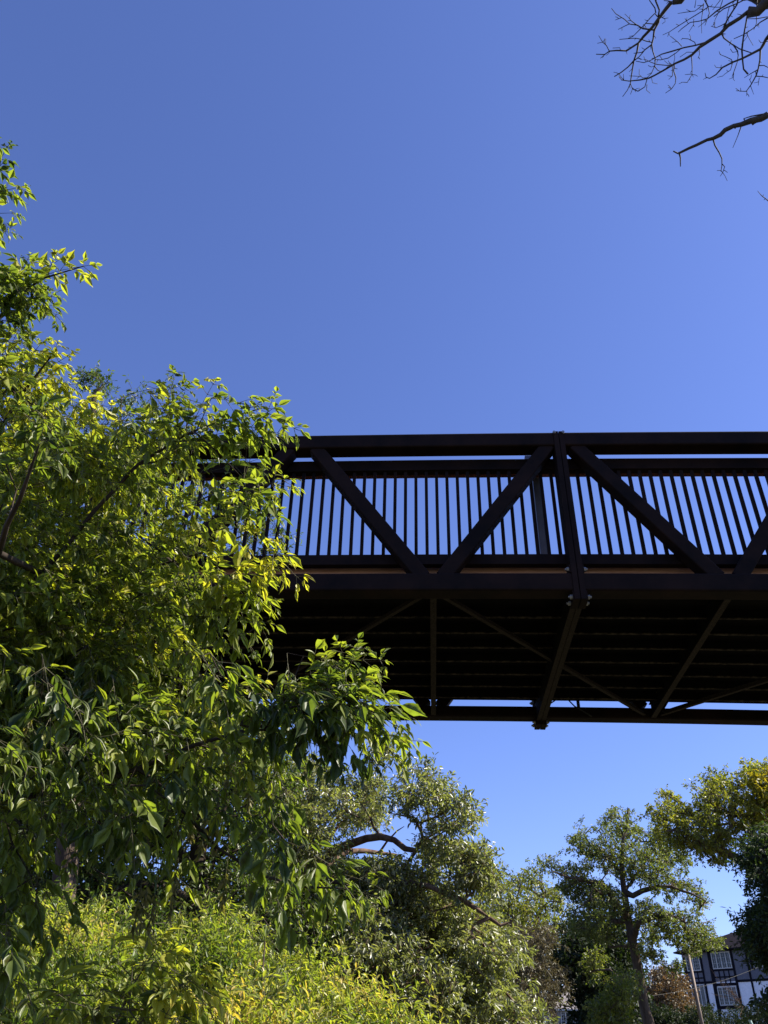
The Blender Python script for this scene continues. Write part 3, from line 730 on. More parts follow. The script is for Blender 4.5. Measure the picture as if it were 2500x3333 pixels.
# ------------------------------------------------------------------ the box elder close by on the left
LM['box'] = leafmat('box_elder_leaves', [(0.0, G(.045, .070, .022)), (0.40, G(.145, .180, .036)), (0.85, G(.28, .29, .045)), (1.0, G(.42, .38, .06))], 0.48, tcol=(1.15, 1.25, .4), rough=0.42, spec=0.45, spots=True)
LM['seed'] = leafmat('dry_seed_wings', [(0.0, G(.08, .08, .025)), (1.0, G(.20, .17, .06))], 0.4, rough=0.6)
class Leaves:
    def __init__(s): s.a = []
    def add(s, p, d, n, size, t): s.a.append((p[0], p[1], p[2], d[0], d[1], d[2], n[0], n[1], n[2], size, t))
    def build(s, name, mat, parent, rng, width=1.0):
        A = np.array(s.a); pick = rng.random(len(A)) < 0.45; parts = []
        for k, sel in ((0, ~pick), (1, pick)):
            B = A[sel]
            if len(B): parts.append(leaves_mesh(T_LEAFLET[k], B[:, 0:3], B[:, 3:6], B[:, 6:9], B[:, 9], B[:, 10], width))
        v, f, a = merge(parts)
        return obj(name, v, f, mat, parent, True, a)
def spray(base, tip, L, tw, rng, scale=1.0, tc=0.5, step=0.056, density=1.0):
    """a leafy shoot: opposite compound leaves of three to five drooping leaflets"""
    base = np.array(base, float); tip = np.array(tip, float); v = tip - base; ln = np.linalg.norm(v)
    n = max(3, int(ln / step)); sag = 0.10 * ln; d0 = v / ln
    pts = [base + v * t + np.array([0, 0, 1]) * (sag * math.sin(t * math.pi)) for t in np.linspace(0, 1, n + 1)]
    for i in range(n): tw.append((pts[i], pts[i + 1]))
    side0 = np.cross(d0, [0, 0, 1]); side0 /= np.linalg.norm(side0) + 1e-9; up0 = np.cross(side0, d0)
    rot = rng.uniform(0, math.pi)
    ct = np.clip(tc + rng.normal() * 0.13, 0, 1)
    for i in range(1, n + 1):
        p = pts[i]; f = i / n; young = 1.0 - 0.45 * max(0, f - 0.6) / 0.4
        rot += math.pi / 2 + rng.normal() * 0.25
        ends = [0, math.pi] if i < n else [0, math.pi, None]
        for e in ends:
            if rng.random() > density: continue
            if e is None: pd = d0.copy()
            else:
                a = rot + e; pd = (side0 * math.cos(a) + up0 * math.sin(a)) * 0.9 + d0 * 0.55
            pd = pd + rng.normal(size=3) * 0.12; pd[2] += 0.02; pd /= np.linalg.norm(pd)
            pl = 0.048 * scale * rng.uniform(0.8, 1.3) * young
            j = p + pd * pl; j[2] -= 0.01
            tw.append((p, j))
            rach = pd + np.array([0, 0, -0.42]); rach /= np.linalg.norm(rach)
            nl = 5 if rng.random() < 0.35 else 3
            sz = 0.066 * scale * young * rng.uniform(0.8, 1.25)
            sd = np.cross(rach, [0, 0, 1]); sl = np.linalg.norm(sd); sd = sd / sl if sl > 0.05 else side0
            pos = j; tt = ct + rng.normal() * 0.08 + 0.18 * max(0, f - 0.75)
            for q in range((nl - 1) // 2):
                for s_ in (-1, 1):
                    dd = rach * 0.8 + sd * s_ * (0.75 + 0.1 * rng.normal()) + np.array([0, 0, -0.32]) + rng.normal(size=3) * 0.16
                    nm = np.array([0.1, -0.05, 1.0]) + rng.normal(size=3) * 0.38
                    LV.add(pos + rng.normal(size=3) * 0.004, dd, nm, sz * rng.uniform(0.7, 0.95), np.clip(tt + rng.normal() * 0.07, 0, 1))
                nx = pos + rach * sz * 0.35; tw.append((pos, nx)); pos = nx
            dd = rach + np.array([0, 0, -0.38]) + rng.normal(size=3) * 0.15
            nm = np.array([0.1, -0.05, 1.0]) + rng.normal(size=3) * 0.35
            LV.add(pos, dd, nm, sz * rng.uniform(0.95, 1.2), np.clip(tt + rng.normal() * 0.07, 0, 1))

rng = np.random.default_rng(77)
BE = empty('box_elder_tree', (-3.3, 3.6, float(hgt(-3.3, 3.6))), 0, 'large box elder close by, sunlit drooping compound leaves hiding the left end of the bridge', 'tree')
sk = Skeleton(rng)
sk.line([(-3.3, 3.6, float(hgt(-3.3, 3.6)) - .1), (-3.25, 3.6, 1.0), (-3.1, 3.55, 2.2), (-3.15, 3.6, 3.6), (-3.2, 3.7, 5.0), (-3.4, 3.7, 6.0), (-3.5, 3.6, 6.7)], .17, .03, step=.25, wob=.01)
def limb(pts, r0, r1): sk.line([far_at(x, y, D) for x, y, D in pts], r0, r1, step=.14, wob=.006)
sk.line([(-3.1, 3.55, 2.0), tuple(far_at(-60, 1750, 3.7)), tuple(far_at(60, 1720, 3.4)), tuple(far_at(180, 1705, 3.2)), tuple(far_at(300, 1660, 3.05)), tuple(far_at(430, 1605, 3.0)), tuple(far_at(560, 1570, 2.95)), tuple(far_at(700, 1530, 2.95)), tuple(far_at(800, 1515, 2.95))], .019, .005, step=.12, wob=.004)
sk.line([tuple(far_at(320, 1655, 3.05)), tuple(far_at(400, 1760, 2.9)), tuple(far_at(470, 1830, 2.8)), tuple(far_at(560, 1885, 2.75)), tuple(far_at(650, 1915, 2.75)), tuple(far_at(760, 1920, 2.75))], .006, .003, step=.12, wob=.004)
sk.line([(-3.15, 3.6, 3.3), tuple(far_at(-40, 1350, 3.6)), tuple(far_at(90, 1240, 3.5)), tuple(far_at(200, 1110, 3.5)), tuple(far_at(300, 1000, 3.5)), tuple(far_at(400, 940, 3.5)), tuple(far_at(500, 900, 3.5)), tuple(far_at(570, 880, 3.5))], .020, .005, step=.14, wob=.004)
sk.line([(-3.15, 3.6, 3.0), tuple(far_at(-40, 1450, 3.9)), tuple(far_at(130, 1330, 3.8)), tuple(far_at(290, 1240, 3.8)), tuple(far_at(450, 1190, 3.7)), tuple(far_at(580, 1130, 3.6))], .016, .005, step=.14, wob=.004)
sk.line([(-3.1, 3.6, 2.6), tuple(far_at(-40, 1560, 4.2)), tuple(far_at(150, 1460, 4.1)), tuple(far_at(330, 1420, 4.0)), tuple(far_at(500, 1390, 3.9)), tuple(far_at(560, 1350, 3.9))], .016, .005, step=.14, wob=.004)
sk.line([(-3.0, 3.7, 5.0), tuple(far_at(-40, 1000, 4.2)), tuple(far_at(40, 860, 4.0)), tuple(far_at(110, 770, 4.0))], .022, .006, step=.14, wob=.004)
sk.line([tuple(far_at(-30, 1200, 3.0)), tuple(far_at(0, 1190, 2.9)), tuple(far_at(40, 1080, 2.7)), tuple(far_at(85, 960, 2.6))], .014, .004, step=.12, wob=.004)
sk.line([(-3.05, 3.7, 5.8), tuple(far_at(-60, 780, 4.3)), tuple(far_at(10, 660, 4.2)), tuple(far_at(90, 600, 4.1)), tuple(far_at(180, 575, 4.0))], .018, .004, step=.12, wob=.004)
LV = Leaves(); TW = []
tips = []   # (tip, length, scale, tint, base hint)
def tip_at(x, y, D, ang, L=0.45, sc=1.0, tc=0.5, back=0.2):
    """ang: heading of the shoot as seen (degrees, 0 = right, 90 = up); back: how far its base lies behind"""
    t = far_at(x, y, D); pxm = F_PX / K / D
    bx, by = x - math.cos(math.radians(ang)) * L * pxm * 0.85, y + math.sin(math.radians(ang)) * L * pxm * 0.85
    b = far_at(bx, by, D + back * L)
    tips.append((b, t, sc, tc))
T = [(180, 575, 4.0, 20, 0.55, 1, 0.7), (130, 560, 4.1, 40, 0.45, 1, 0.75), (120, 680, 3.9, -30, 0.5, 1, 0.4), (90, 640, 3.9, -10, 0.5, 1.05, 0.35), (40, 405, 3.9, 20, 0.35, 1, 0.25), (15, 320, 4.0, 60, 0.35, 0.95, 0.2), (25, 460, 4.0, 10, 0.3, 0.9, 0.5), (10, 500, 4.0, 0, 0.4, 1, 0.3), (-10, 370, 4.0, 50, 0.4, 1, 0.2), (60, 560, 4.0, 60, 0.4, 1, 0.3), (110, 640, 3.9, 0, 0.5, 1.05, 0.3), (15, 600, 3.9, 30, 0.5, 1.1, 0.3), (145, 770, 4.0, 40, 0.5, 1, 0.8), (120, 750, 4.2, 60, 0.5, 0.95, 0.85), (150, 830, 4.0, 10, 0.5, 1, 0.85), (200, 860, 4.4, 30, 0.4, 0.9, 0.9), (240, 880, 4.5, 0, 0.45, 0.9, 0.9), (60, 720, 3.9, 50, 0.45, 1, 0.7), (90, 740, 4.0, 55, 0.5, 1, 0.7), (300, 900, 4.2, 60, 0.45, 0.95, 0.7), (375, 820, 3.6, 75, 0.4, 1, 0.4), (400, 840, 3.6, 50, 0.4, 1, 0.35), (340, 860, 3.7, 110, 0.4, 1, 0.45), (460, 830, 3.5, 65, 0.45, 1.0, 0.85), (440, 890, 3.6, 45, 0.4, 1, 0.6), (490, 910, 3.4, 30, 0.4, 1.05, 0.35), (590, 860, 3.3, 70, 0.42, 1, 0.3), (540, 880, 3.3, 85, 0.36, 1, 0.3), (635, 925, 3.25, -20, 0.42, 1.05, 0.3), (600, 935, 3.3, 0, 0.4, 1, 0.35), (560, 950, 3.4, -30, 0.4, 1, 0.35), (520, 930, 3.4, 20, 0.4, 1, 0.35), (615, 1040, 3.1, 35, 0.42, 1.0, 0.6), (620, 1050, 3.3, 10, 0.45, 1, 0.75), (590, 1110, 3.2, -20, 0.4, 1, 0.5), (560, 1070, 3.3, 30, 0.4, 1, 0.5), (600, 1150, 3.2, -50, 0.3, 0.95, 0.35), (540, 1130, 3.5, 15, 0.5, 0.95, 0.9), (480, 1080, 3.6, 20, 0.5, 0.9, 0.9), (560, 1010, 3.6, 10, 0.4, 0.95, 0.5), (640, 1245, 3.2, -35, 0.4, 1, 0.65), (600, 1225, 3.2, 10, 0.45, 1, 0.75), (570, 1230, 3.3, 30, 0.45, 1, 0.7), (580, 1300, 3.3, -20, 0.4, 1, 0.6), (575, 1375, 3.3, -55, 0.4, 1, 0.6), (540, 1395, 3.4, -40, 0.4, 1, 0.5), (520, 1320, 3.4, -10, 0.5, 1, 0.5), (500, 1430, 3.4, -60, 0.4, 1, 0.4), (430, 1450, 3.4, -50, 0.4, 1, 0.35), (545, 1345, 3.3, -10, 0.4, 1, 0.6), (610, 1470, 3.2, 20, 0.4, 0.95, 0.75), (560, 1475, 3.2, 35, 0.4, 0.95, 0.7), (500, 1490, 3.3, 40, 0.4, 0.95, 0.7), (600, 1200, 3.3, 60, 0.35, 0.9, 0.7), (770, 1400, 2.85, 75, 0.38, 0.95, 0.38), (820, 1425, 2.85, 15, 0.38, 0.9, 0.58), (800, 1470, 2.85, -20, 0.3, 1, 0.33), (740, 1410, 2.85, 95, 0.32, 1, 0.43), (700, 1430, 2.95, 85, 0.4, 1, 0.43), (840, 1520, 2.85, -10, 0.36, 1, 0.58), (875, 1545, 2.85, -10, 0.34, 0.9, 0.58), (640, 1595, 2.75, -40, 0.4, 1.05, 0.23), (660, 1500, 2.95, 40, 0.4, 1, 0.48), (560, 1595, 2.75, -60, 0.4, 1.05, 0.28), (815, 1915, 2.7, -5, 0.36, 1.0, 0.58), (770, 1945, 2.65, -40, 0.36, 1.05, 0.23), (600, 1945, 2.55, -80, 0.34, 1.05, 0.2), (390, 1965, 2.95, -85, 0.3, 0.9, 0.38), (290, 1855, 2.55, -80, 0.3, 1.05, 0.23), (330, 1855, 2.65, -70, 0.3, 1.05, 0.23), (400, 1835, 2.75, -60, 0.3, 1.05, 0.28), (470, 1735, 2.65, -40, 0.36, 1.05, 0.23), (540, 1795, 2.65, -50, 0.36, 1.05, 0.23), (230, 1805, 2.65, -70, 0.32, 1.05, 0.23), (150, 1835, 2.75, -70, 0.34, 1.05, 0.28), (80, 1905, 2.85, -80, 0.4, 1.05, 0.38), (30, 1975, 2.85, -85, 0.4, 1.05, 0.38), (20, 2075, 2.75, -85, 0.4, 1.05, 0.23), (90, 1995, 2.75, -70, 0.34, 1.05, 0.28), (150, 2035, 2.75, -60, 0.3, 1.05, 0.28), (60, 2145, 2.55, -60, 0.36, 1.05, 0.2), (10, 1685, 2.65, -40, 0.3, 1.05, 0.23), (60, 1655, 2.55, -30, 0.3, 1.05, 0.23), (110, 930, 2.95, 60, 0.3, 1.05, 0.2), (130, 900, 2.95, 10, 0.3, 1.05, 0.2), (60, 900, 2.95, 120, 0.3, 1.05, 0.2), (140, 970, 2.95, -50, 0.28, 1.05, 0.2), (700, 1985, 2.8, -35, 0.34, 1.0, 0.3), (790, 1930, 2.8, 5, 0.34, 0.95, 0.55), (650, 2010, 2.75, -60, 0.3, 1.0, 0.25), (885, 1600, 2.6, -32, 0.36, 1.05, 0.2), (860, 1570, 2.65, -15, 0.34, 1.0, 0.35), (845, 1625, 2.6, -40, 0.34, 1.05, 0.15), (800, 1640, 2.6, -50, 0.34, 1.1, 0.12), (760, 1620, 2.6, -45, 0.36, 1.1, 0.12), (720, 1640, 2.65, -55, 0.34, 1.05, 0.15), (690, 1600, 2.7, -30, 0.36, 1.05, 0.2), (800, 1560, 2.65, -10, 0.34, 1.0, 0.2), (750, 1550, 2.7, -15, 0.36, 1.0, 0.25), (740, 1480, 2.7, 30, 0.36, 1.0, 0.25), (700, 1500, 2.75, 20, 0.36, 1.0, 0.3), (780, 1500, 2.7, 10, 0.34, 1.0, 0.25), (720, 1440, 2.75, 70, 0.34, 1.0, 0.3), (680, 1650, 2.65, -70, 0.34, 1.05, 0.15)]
for t in T: tip_at(*t)  # tints also hold light and shade: yellow on sunlit shoots, dark on low ones
def mass(poly, n, D0, D1, tc, sc=1.0, angs=(-60, 60), L=(.35, .6)):
    P_ = np.array(poly, float); lo = P_.min(0); hi = P_.max(0); c = 0
    while c < n:
        x = rng.uniform(lo[0], hi[0]); y = rng.uniform(lo[1], hi[1])
        if not in_poly(np.array([x]), np.array([y]), poly)[0]: continue
        D = rng.uniform(D0, D1)
        # clumpy: thin out where a slow pattern says so
        if math.sin(x * .031 + D * 2.1) * math.sin(y * .027 - D * 1.7) < -0.45: continue
        tip_at(x, y, D, rng.uniform(*angs), rng.uniform(*L), sc * rng.uniform(.85, 1.12), tc + rng.normal() * .12); c += 1
mass([(-80, 720), (60, 730), (130, 790), (140, 850), (240, 890), (270, 960), (200, 1050), (-80, 1050)], 55, 3.6, 5.0, .75, .95)  # high tint: the sunlit yellow is put into the leaf colour
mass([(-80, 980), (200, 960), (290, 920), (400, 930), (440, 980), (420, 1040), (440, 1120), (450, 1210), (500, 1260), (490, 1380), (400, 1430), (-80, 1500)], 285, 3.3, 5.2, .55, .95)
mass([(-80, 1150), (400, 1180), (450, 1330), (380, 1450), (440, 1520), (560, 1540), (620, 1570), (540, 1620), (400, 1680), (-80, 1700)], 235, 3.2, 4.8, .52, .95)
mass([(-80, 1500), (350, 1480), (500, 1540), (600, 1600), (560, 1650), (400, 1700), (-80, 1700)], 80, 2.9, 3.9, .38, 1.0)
mass([(-80, 1680), (350, 1660), (480, 1700), (400, 1790), (200, 1800), (-80, 1840)], 30, 2.6, 3.4, .32, 1.0, (-90, 0))  # lower masses tinted darker, their shade put into the leaf colour
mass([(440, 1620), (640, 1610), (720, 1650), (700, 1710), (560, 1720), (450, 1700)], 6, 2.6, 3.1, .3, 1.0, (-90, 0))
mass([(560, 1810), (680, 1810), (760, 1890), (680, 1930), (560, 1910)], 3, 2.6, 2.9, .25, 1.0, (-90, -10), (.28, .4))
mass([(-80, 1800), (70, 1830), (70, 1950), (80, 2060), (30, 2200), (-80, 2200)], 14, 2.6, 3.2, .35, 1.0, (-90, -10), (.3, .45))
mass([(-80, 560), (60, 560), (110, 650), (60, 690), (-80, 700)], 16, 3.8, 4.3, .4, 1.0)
mass([(-90, 250), (-20, 280), (0, 540), (-90, 560)], 14, 3.9, 4.4, .3, 1.0)
bases = np.array([t[0] for t in tips])
sk.attach(bases, seg=.12, curve=.06, down=.2)
V, Fs = sk.mesh(.0016, .36, rmax=.17, wob=.03)
obj('trunk', V, Fs, MAT['bark_dark'], BE, True)
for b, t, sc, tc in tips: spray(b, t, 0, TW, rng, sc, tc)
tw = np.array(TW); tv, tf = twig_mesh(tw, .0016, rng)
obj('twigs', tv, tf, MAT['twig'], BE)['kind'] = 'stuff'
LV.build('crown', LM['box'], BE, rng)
NL = len(LV.a)
# hanging bunches of winged seeds
def seeds(c, parent, n=26):
    r = np.random.default_rng(int(c[0] * 1000) % 977 + 5)
    p = np.array(c) + np.stack([np.zeros(n), np.zeros(n), -r.uniform(0, .13, n)], 1)
    d = np.stack([r.normal(size=n) * .6, r.normal(size=n) * .6, -np.ones(n)], 1); nn = rand_unit(n, r)
    v, f, a = leaves_mesh(T_OVAL, p, d, nn, r.uniform(.028, .038, n), r.random(n), .9)
    tv, tf = tube([(c[0], c[1], c[2] + .05), (c[0], c[1], c[2] - .13)], [.0014, .0010], 4, False)
    tf = np.array([t for q in tf for t in ((q[0], q[1], q[2]), (q[0], q[2], q[3]))]); tf = np.concatenate([tf, tf[:, [0, 1, 2]]])[:len(tf)]
    f4 = f if f.shape[1] == 3 else None; v = np.concatenate([v, np.array(tv)]); f = np.concatenate([f, tf + len(a)]); a = np.concatenate([a, np.zeros(len(tv))])
    obj('seed_cluster', v, f, LM['seed'], parent, False, a)
for x, y, D in ((520, 1640, 3.0), (545, 1670, 3.0), (500, 1620, 3.0), (420, 1740, 2.9), (445, 1760, 2.85), (470, 1750, 2.8), (320, 1900, 2.8), (335, 1930, 2.8), (305, 1915, 2.8), (380, 1890, 2.8), (490, 1870, 2.8), (150, 1300, 3.4), (200, 1460, 3.2), (100, 1440, 3.2), (70, 1530, 3.0)):
    seeds(far_at(x, y, D), BE)

# a young box elder standing lower, in front of the thicket
rng = np.random.default_rng(78)
base = g(*(far_at(150, 2600, 2.6)[:2]))
BS = empty('box_elder_sapling', tuple(base), 0, 'slim young box elder shoots with pale sunlit leaves in front of the thicket', 'sapling')
sk = Skeleton(rng); LV = Leaves(); TW = []; tips = []
sk.line([tuple(base), tuple(far_at(230, 2330, 2.9)), tuple(far_at(250, 2212, 2.9)), tuple(far_at(290, 2120, 2.9)), tuple(far_at(330, 2060, 2.9))], .008, .003, step=.1, wob=.003)
sk.line([tuple(far_at(250, 2300, 2.9)), tuple(far_at(320, 2180, 2.85)), tuple(far_at(390, 2130, 2.8)), tuple(far_at(440, 2100, 2.8))], .006, .003, step=.1, wob=.003)
for t in [(340, 2040, 2.9, 60, .3, 1.1, .8), (370, 2060, 2.9, 0, .26, 1.1, .75), (310, 2080, 2.9, 150, .22, 1.05, .6), (420, 2100, 2.7, 30, .3, 1.1, .9), (440, 2140, 2.7, -20, .3, 1.1, .95), (400, 2130, 2.7, 60, .26, 1.1, .5), (450, 2180, 2.8, -40, .26, 1.1, .7), (350, 2150, 2.8, 0, .26, 1.1, .5), (500, 2195, 3.0, -10, .3, .9, .6), (380, 2200, 2.7, -10, .3, 1.05, .3),
          (220, 2100, 2.9, 20, .26, 1.0, .5), (260, 2150, 2.8, 0, .26, 1, .5), (170, 2130, 2.7, 60, .3, 1, .45), (200, 2180, 2.7, 0, .3, 1, .35), (120, 2180, 2.6, 60, .3, 1.05, .4), (300, 2200, 2.7, 10, .3, 1.05, .4)]: tip_at(*t)
sk.attach(np.array([t[0] for t in tips]), seg=.1, curve=.05, down=.2)
V, Fs = sk.mesh(.0018, .4, rmax=.012, wob=.03); obj('stem', V, Fs, MAT['twig'], BS, True)
for b, t, sc, tc in tips: spray(b, t, 0, TW, rng, sc, tc)
tv, tf = twig_mesh(np.array(TW), .0016, rng); obj('twigs', tv, tf, MAT['twig'], BS)['kind'] = 'stuff'
LV.build('foliage', LM['box'], BS, rng)

# ------------------------------------------------------------------ thicket on the bank
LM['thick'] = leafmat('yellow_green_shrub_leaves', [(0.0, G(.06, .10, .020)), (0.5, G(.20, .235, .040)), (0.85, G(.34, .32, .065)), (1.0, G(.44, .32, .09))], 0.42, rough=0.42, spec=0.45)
def thicket():
    rng = np.random.default_rng(91)
    top = [(-60, 1960), (40, 1965), (90, 1985), (130, 1960), (170, 1945), (215, 1950), (235, 1975), (270, 2010), (310, 2020), (350, 2030), (400, 2010), (440, 1985), (480, 1985), (510, 2010), (560, 2040), (600, 2062), (650, 2080), (690, 2110), (730, 2125), (770, 2165), (820, 2185), (870, 2205), (930, 2240)]
    tx = np.array([t[0] for t in top]); ty = np.array([t[1] for t in top])
    pos = []; dr = []; nr = []; sz = []; ti = []; tw = []; C_ = []
    n = 0
    while n < 1500:
        x = rng.uniform(-60, 900); y = rng.uniform(1930, 2330); yt = np.interp(x, tx, ty)
        if y < yt + 6 + rng.uniform(0, 8): continue
        f = np.clip((y - yt) / 260, 0, 1)
        Y = 6.5 - 1.7 * f + rng.uniform(-.35, .35)
        Y = Y - 0.6 * max(0, (x - 500) / 400)
        p = at(x, y, Y); lm = lump(p, 1.1, .4)
        if lm < -.18 and rng.random() < .85: continue
        if y < yt + 26 and lump(p, .8, 2.2) < .1: continue
        C_.append(p); n += 1
    C_ = np.array(C_)
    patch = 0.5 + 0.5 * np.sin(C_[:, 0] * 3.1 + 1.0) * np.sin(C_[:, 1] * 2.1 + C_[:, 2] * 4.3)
    for c, pt in zip(C_, patch):
        m = 5
        u = rng.normal(size=(m, 3)) * .55 + np.array([0, 0, .9]); u = norm(u)
        ln = rng.uniform(.14, .34, m); base = c + rng.normal(size=(m, 3)) * .10 - u * ln[:, None] * .5; tip = base + u * ln[:, None]
        tw.append(np.stack([base - u * .1, tip], 1))
        k = 12
        f = np.tile(np.linspace(.1, 1, k), m)[:, None]
        pp = np.repeat(base, k, 0) * (1 - f) + np.repeat(tip, k, 0) * f
        d = rand_unit(m * k, rng) * .9 + np.repeat(u, k, 0) * .6; nn = rand_unit(m * k, rng) * .6 + np.array([0, 0, .9])
        pos.append(pp); dr.append(d); nr.append(nn); sz.append(rng.uniform(.034, .064, m * k) * (1.15 - .4 * f[:, 0]))
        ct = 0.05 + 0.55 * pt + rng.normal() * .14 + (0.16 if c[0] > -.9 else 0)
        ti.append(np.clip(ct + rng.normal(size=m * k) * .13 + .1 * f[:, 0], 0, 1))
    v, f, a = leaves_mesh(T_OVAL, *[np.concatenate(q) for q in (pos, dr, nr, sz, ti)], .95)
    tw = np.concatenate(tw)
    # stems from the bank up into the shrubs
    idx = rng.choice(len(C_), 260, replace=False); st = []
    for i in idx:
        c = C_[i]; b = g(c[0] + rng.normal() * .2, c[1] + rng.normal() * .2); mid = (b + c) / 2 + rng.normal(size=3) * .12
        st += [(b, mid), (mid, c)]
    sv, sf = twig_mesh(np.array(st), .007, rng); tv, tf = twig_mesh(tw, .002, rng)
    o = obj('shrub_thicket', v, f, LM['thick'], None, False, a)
    tag(o, 'bright yellow green thicket of small leaved shrubs on the sunny bank', 'thicket', kind='stuff')
    o2 = obj('stems', np.concatenate([sv, tv]), np.concatenate([sf, tf + len(sv)]), MAT['twig'], o)
thicket()

# oak seedling with lobed leaves, and a young pine, at the thicket's right end
rng = np.random.default_rng(93)
Yp = 6.0
b = gat(700, 2400, Yp)
osap = empty('oak_seedling', tuple(b), 0, 'young oak shoot with lobed yellow green leaves at the right end of the thicket', 'sapling')
sk = Skeleton(rng); sk.line([tuple(b), tuple(at(705, 2230, Yp)), tuple(at(700, 2175, Yp)), tuple(at(690, 2140, Yp))], .008, .003, step=.1, wob=.004)
cp = np.array([at(x, y, Yp) for x, y in ((688, 2132), (700, 2155), (715, 2165), (720, 2190), (745, 2180), (758, 2195), (700, 2195), (680, 2180), (770, 2208), (735, 2205))])
sk.attach(cp, seg=.05, curve=.1, down=.2); V, Fs = sk.mesh(.002, .4, rmax=.01); obj('stem', V, Fs, MAT['twig'], osap, True)
(pos, d, nn, sz, ti), tw = clump_leaves(cp, [.06] * len(cp), 3, .075, rng, 4, .15); pp = leaves_mesh(T_OAK, pos, d, nn, sz, ti * .5 + .4, 1.2); obj('foliage', pp[0], pp[1], LM['thick'], osap, False, pp[2])
LM['pine'] = leafmat('pine_needles', [(0.0, G(.09, .12, .04)), (1.0, G(.19, .22, .07))], 0.3)
Yp = 5.2
b = gat(560, 2420, Yp)
pine = empty('pine_sapling', tuple(b), 0, 'young pine with long soft needles rising through the thicket', 'sapling')
sk = Skeleton(rng); sk.line([tuple(b), tuple(at(562, 2250, Yp)), tuple(at(566, 2120, Yp)), tuple(at(572, 2035, Yp))], .016, .004, step=.1, wob=.003)
ends = np.array([at(x, y, Yp + q) for x, y, q in ((572, 2030, 0), (540, 2130, -.2), (600, 2110, .1), (530, 2180, .1), (610, 2170, -.2), (520, 2210, 0), (625, 2215, .1), (565, 2160, -.3), (585, 2205, -.3))])
sk.attach(ends, seg=.06, curve=.05, down=.6); V, Fs = sk.mesh(.003, .4, rmax=.016); obj('trunk', V, Fs, MAT['bark'], pine, True)
A = np.array(sk.P); A = A[A[:, 2] > b[2] + .9]; n = 16
pos = np.repeat(A, n, 0); d = rand_unit(len(pos), rng) + np.array([0, 0, .7]); nn = rand_unit(len(pos), rng)
pp = leaves_mesh(T_RHOMB, pos, d, nn, rng.uniform(.06, .11, len(pos)), rng.random(len(pos)), .045); obj('needles', pp[0], pp[1], LM['pine'], pine, False, pp[2])

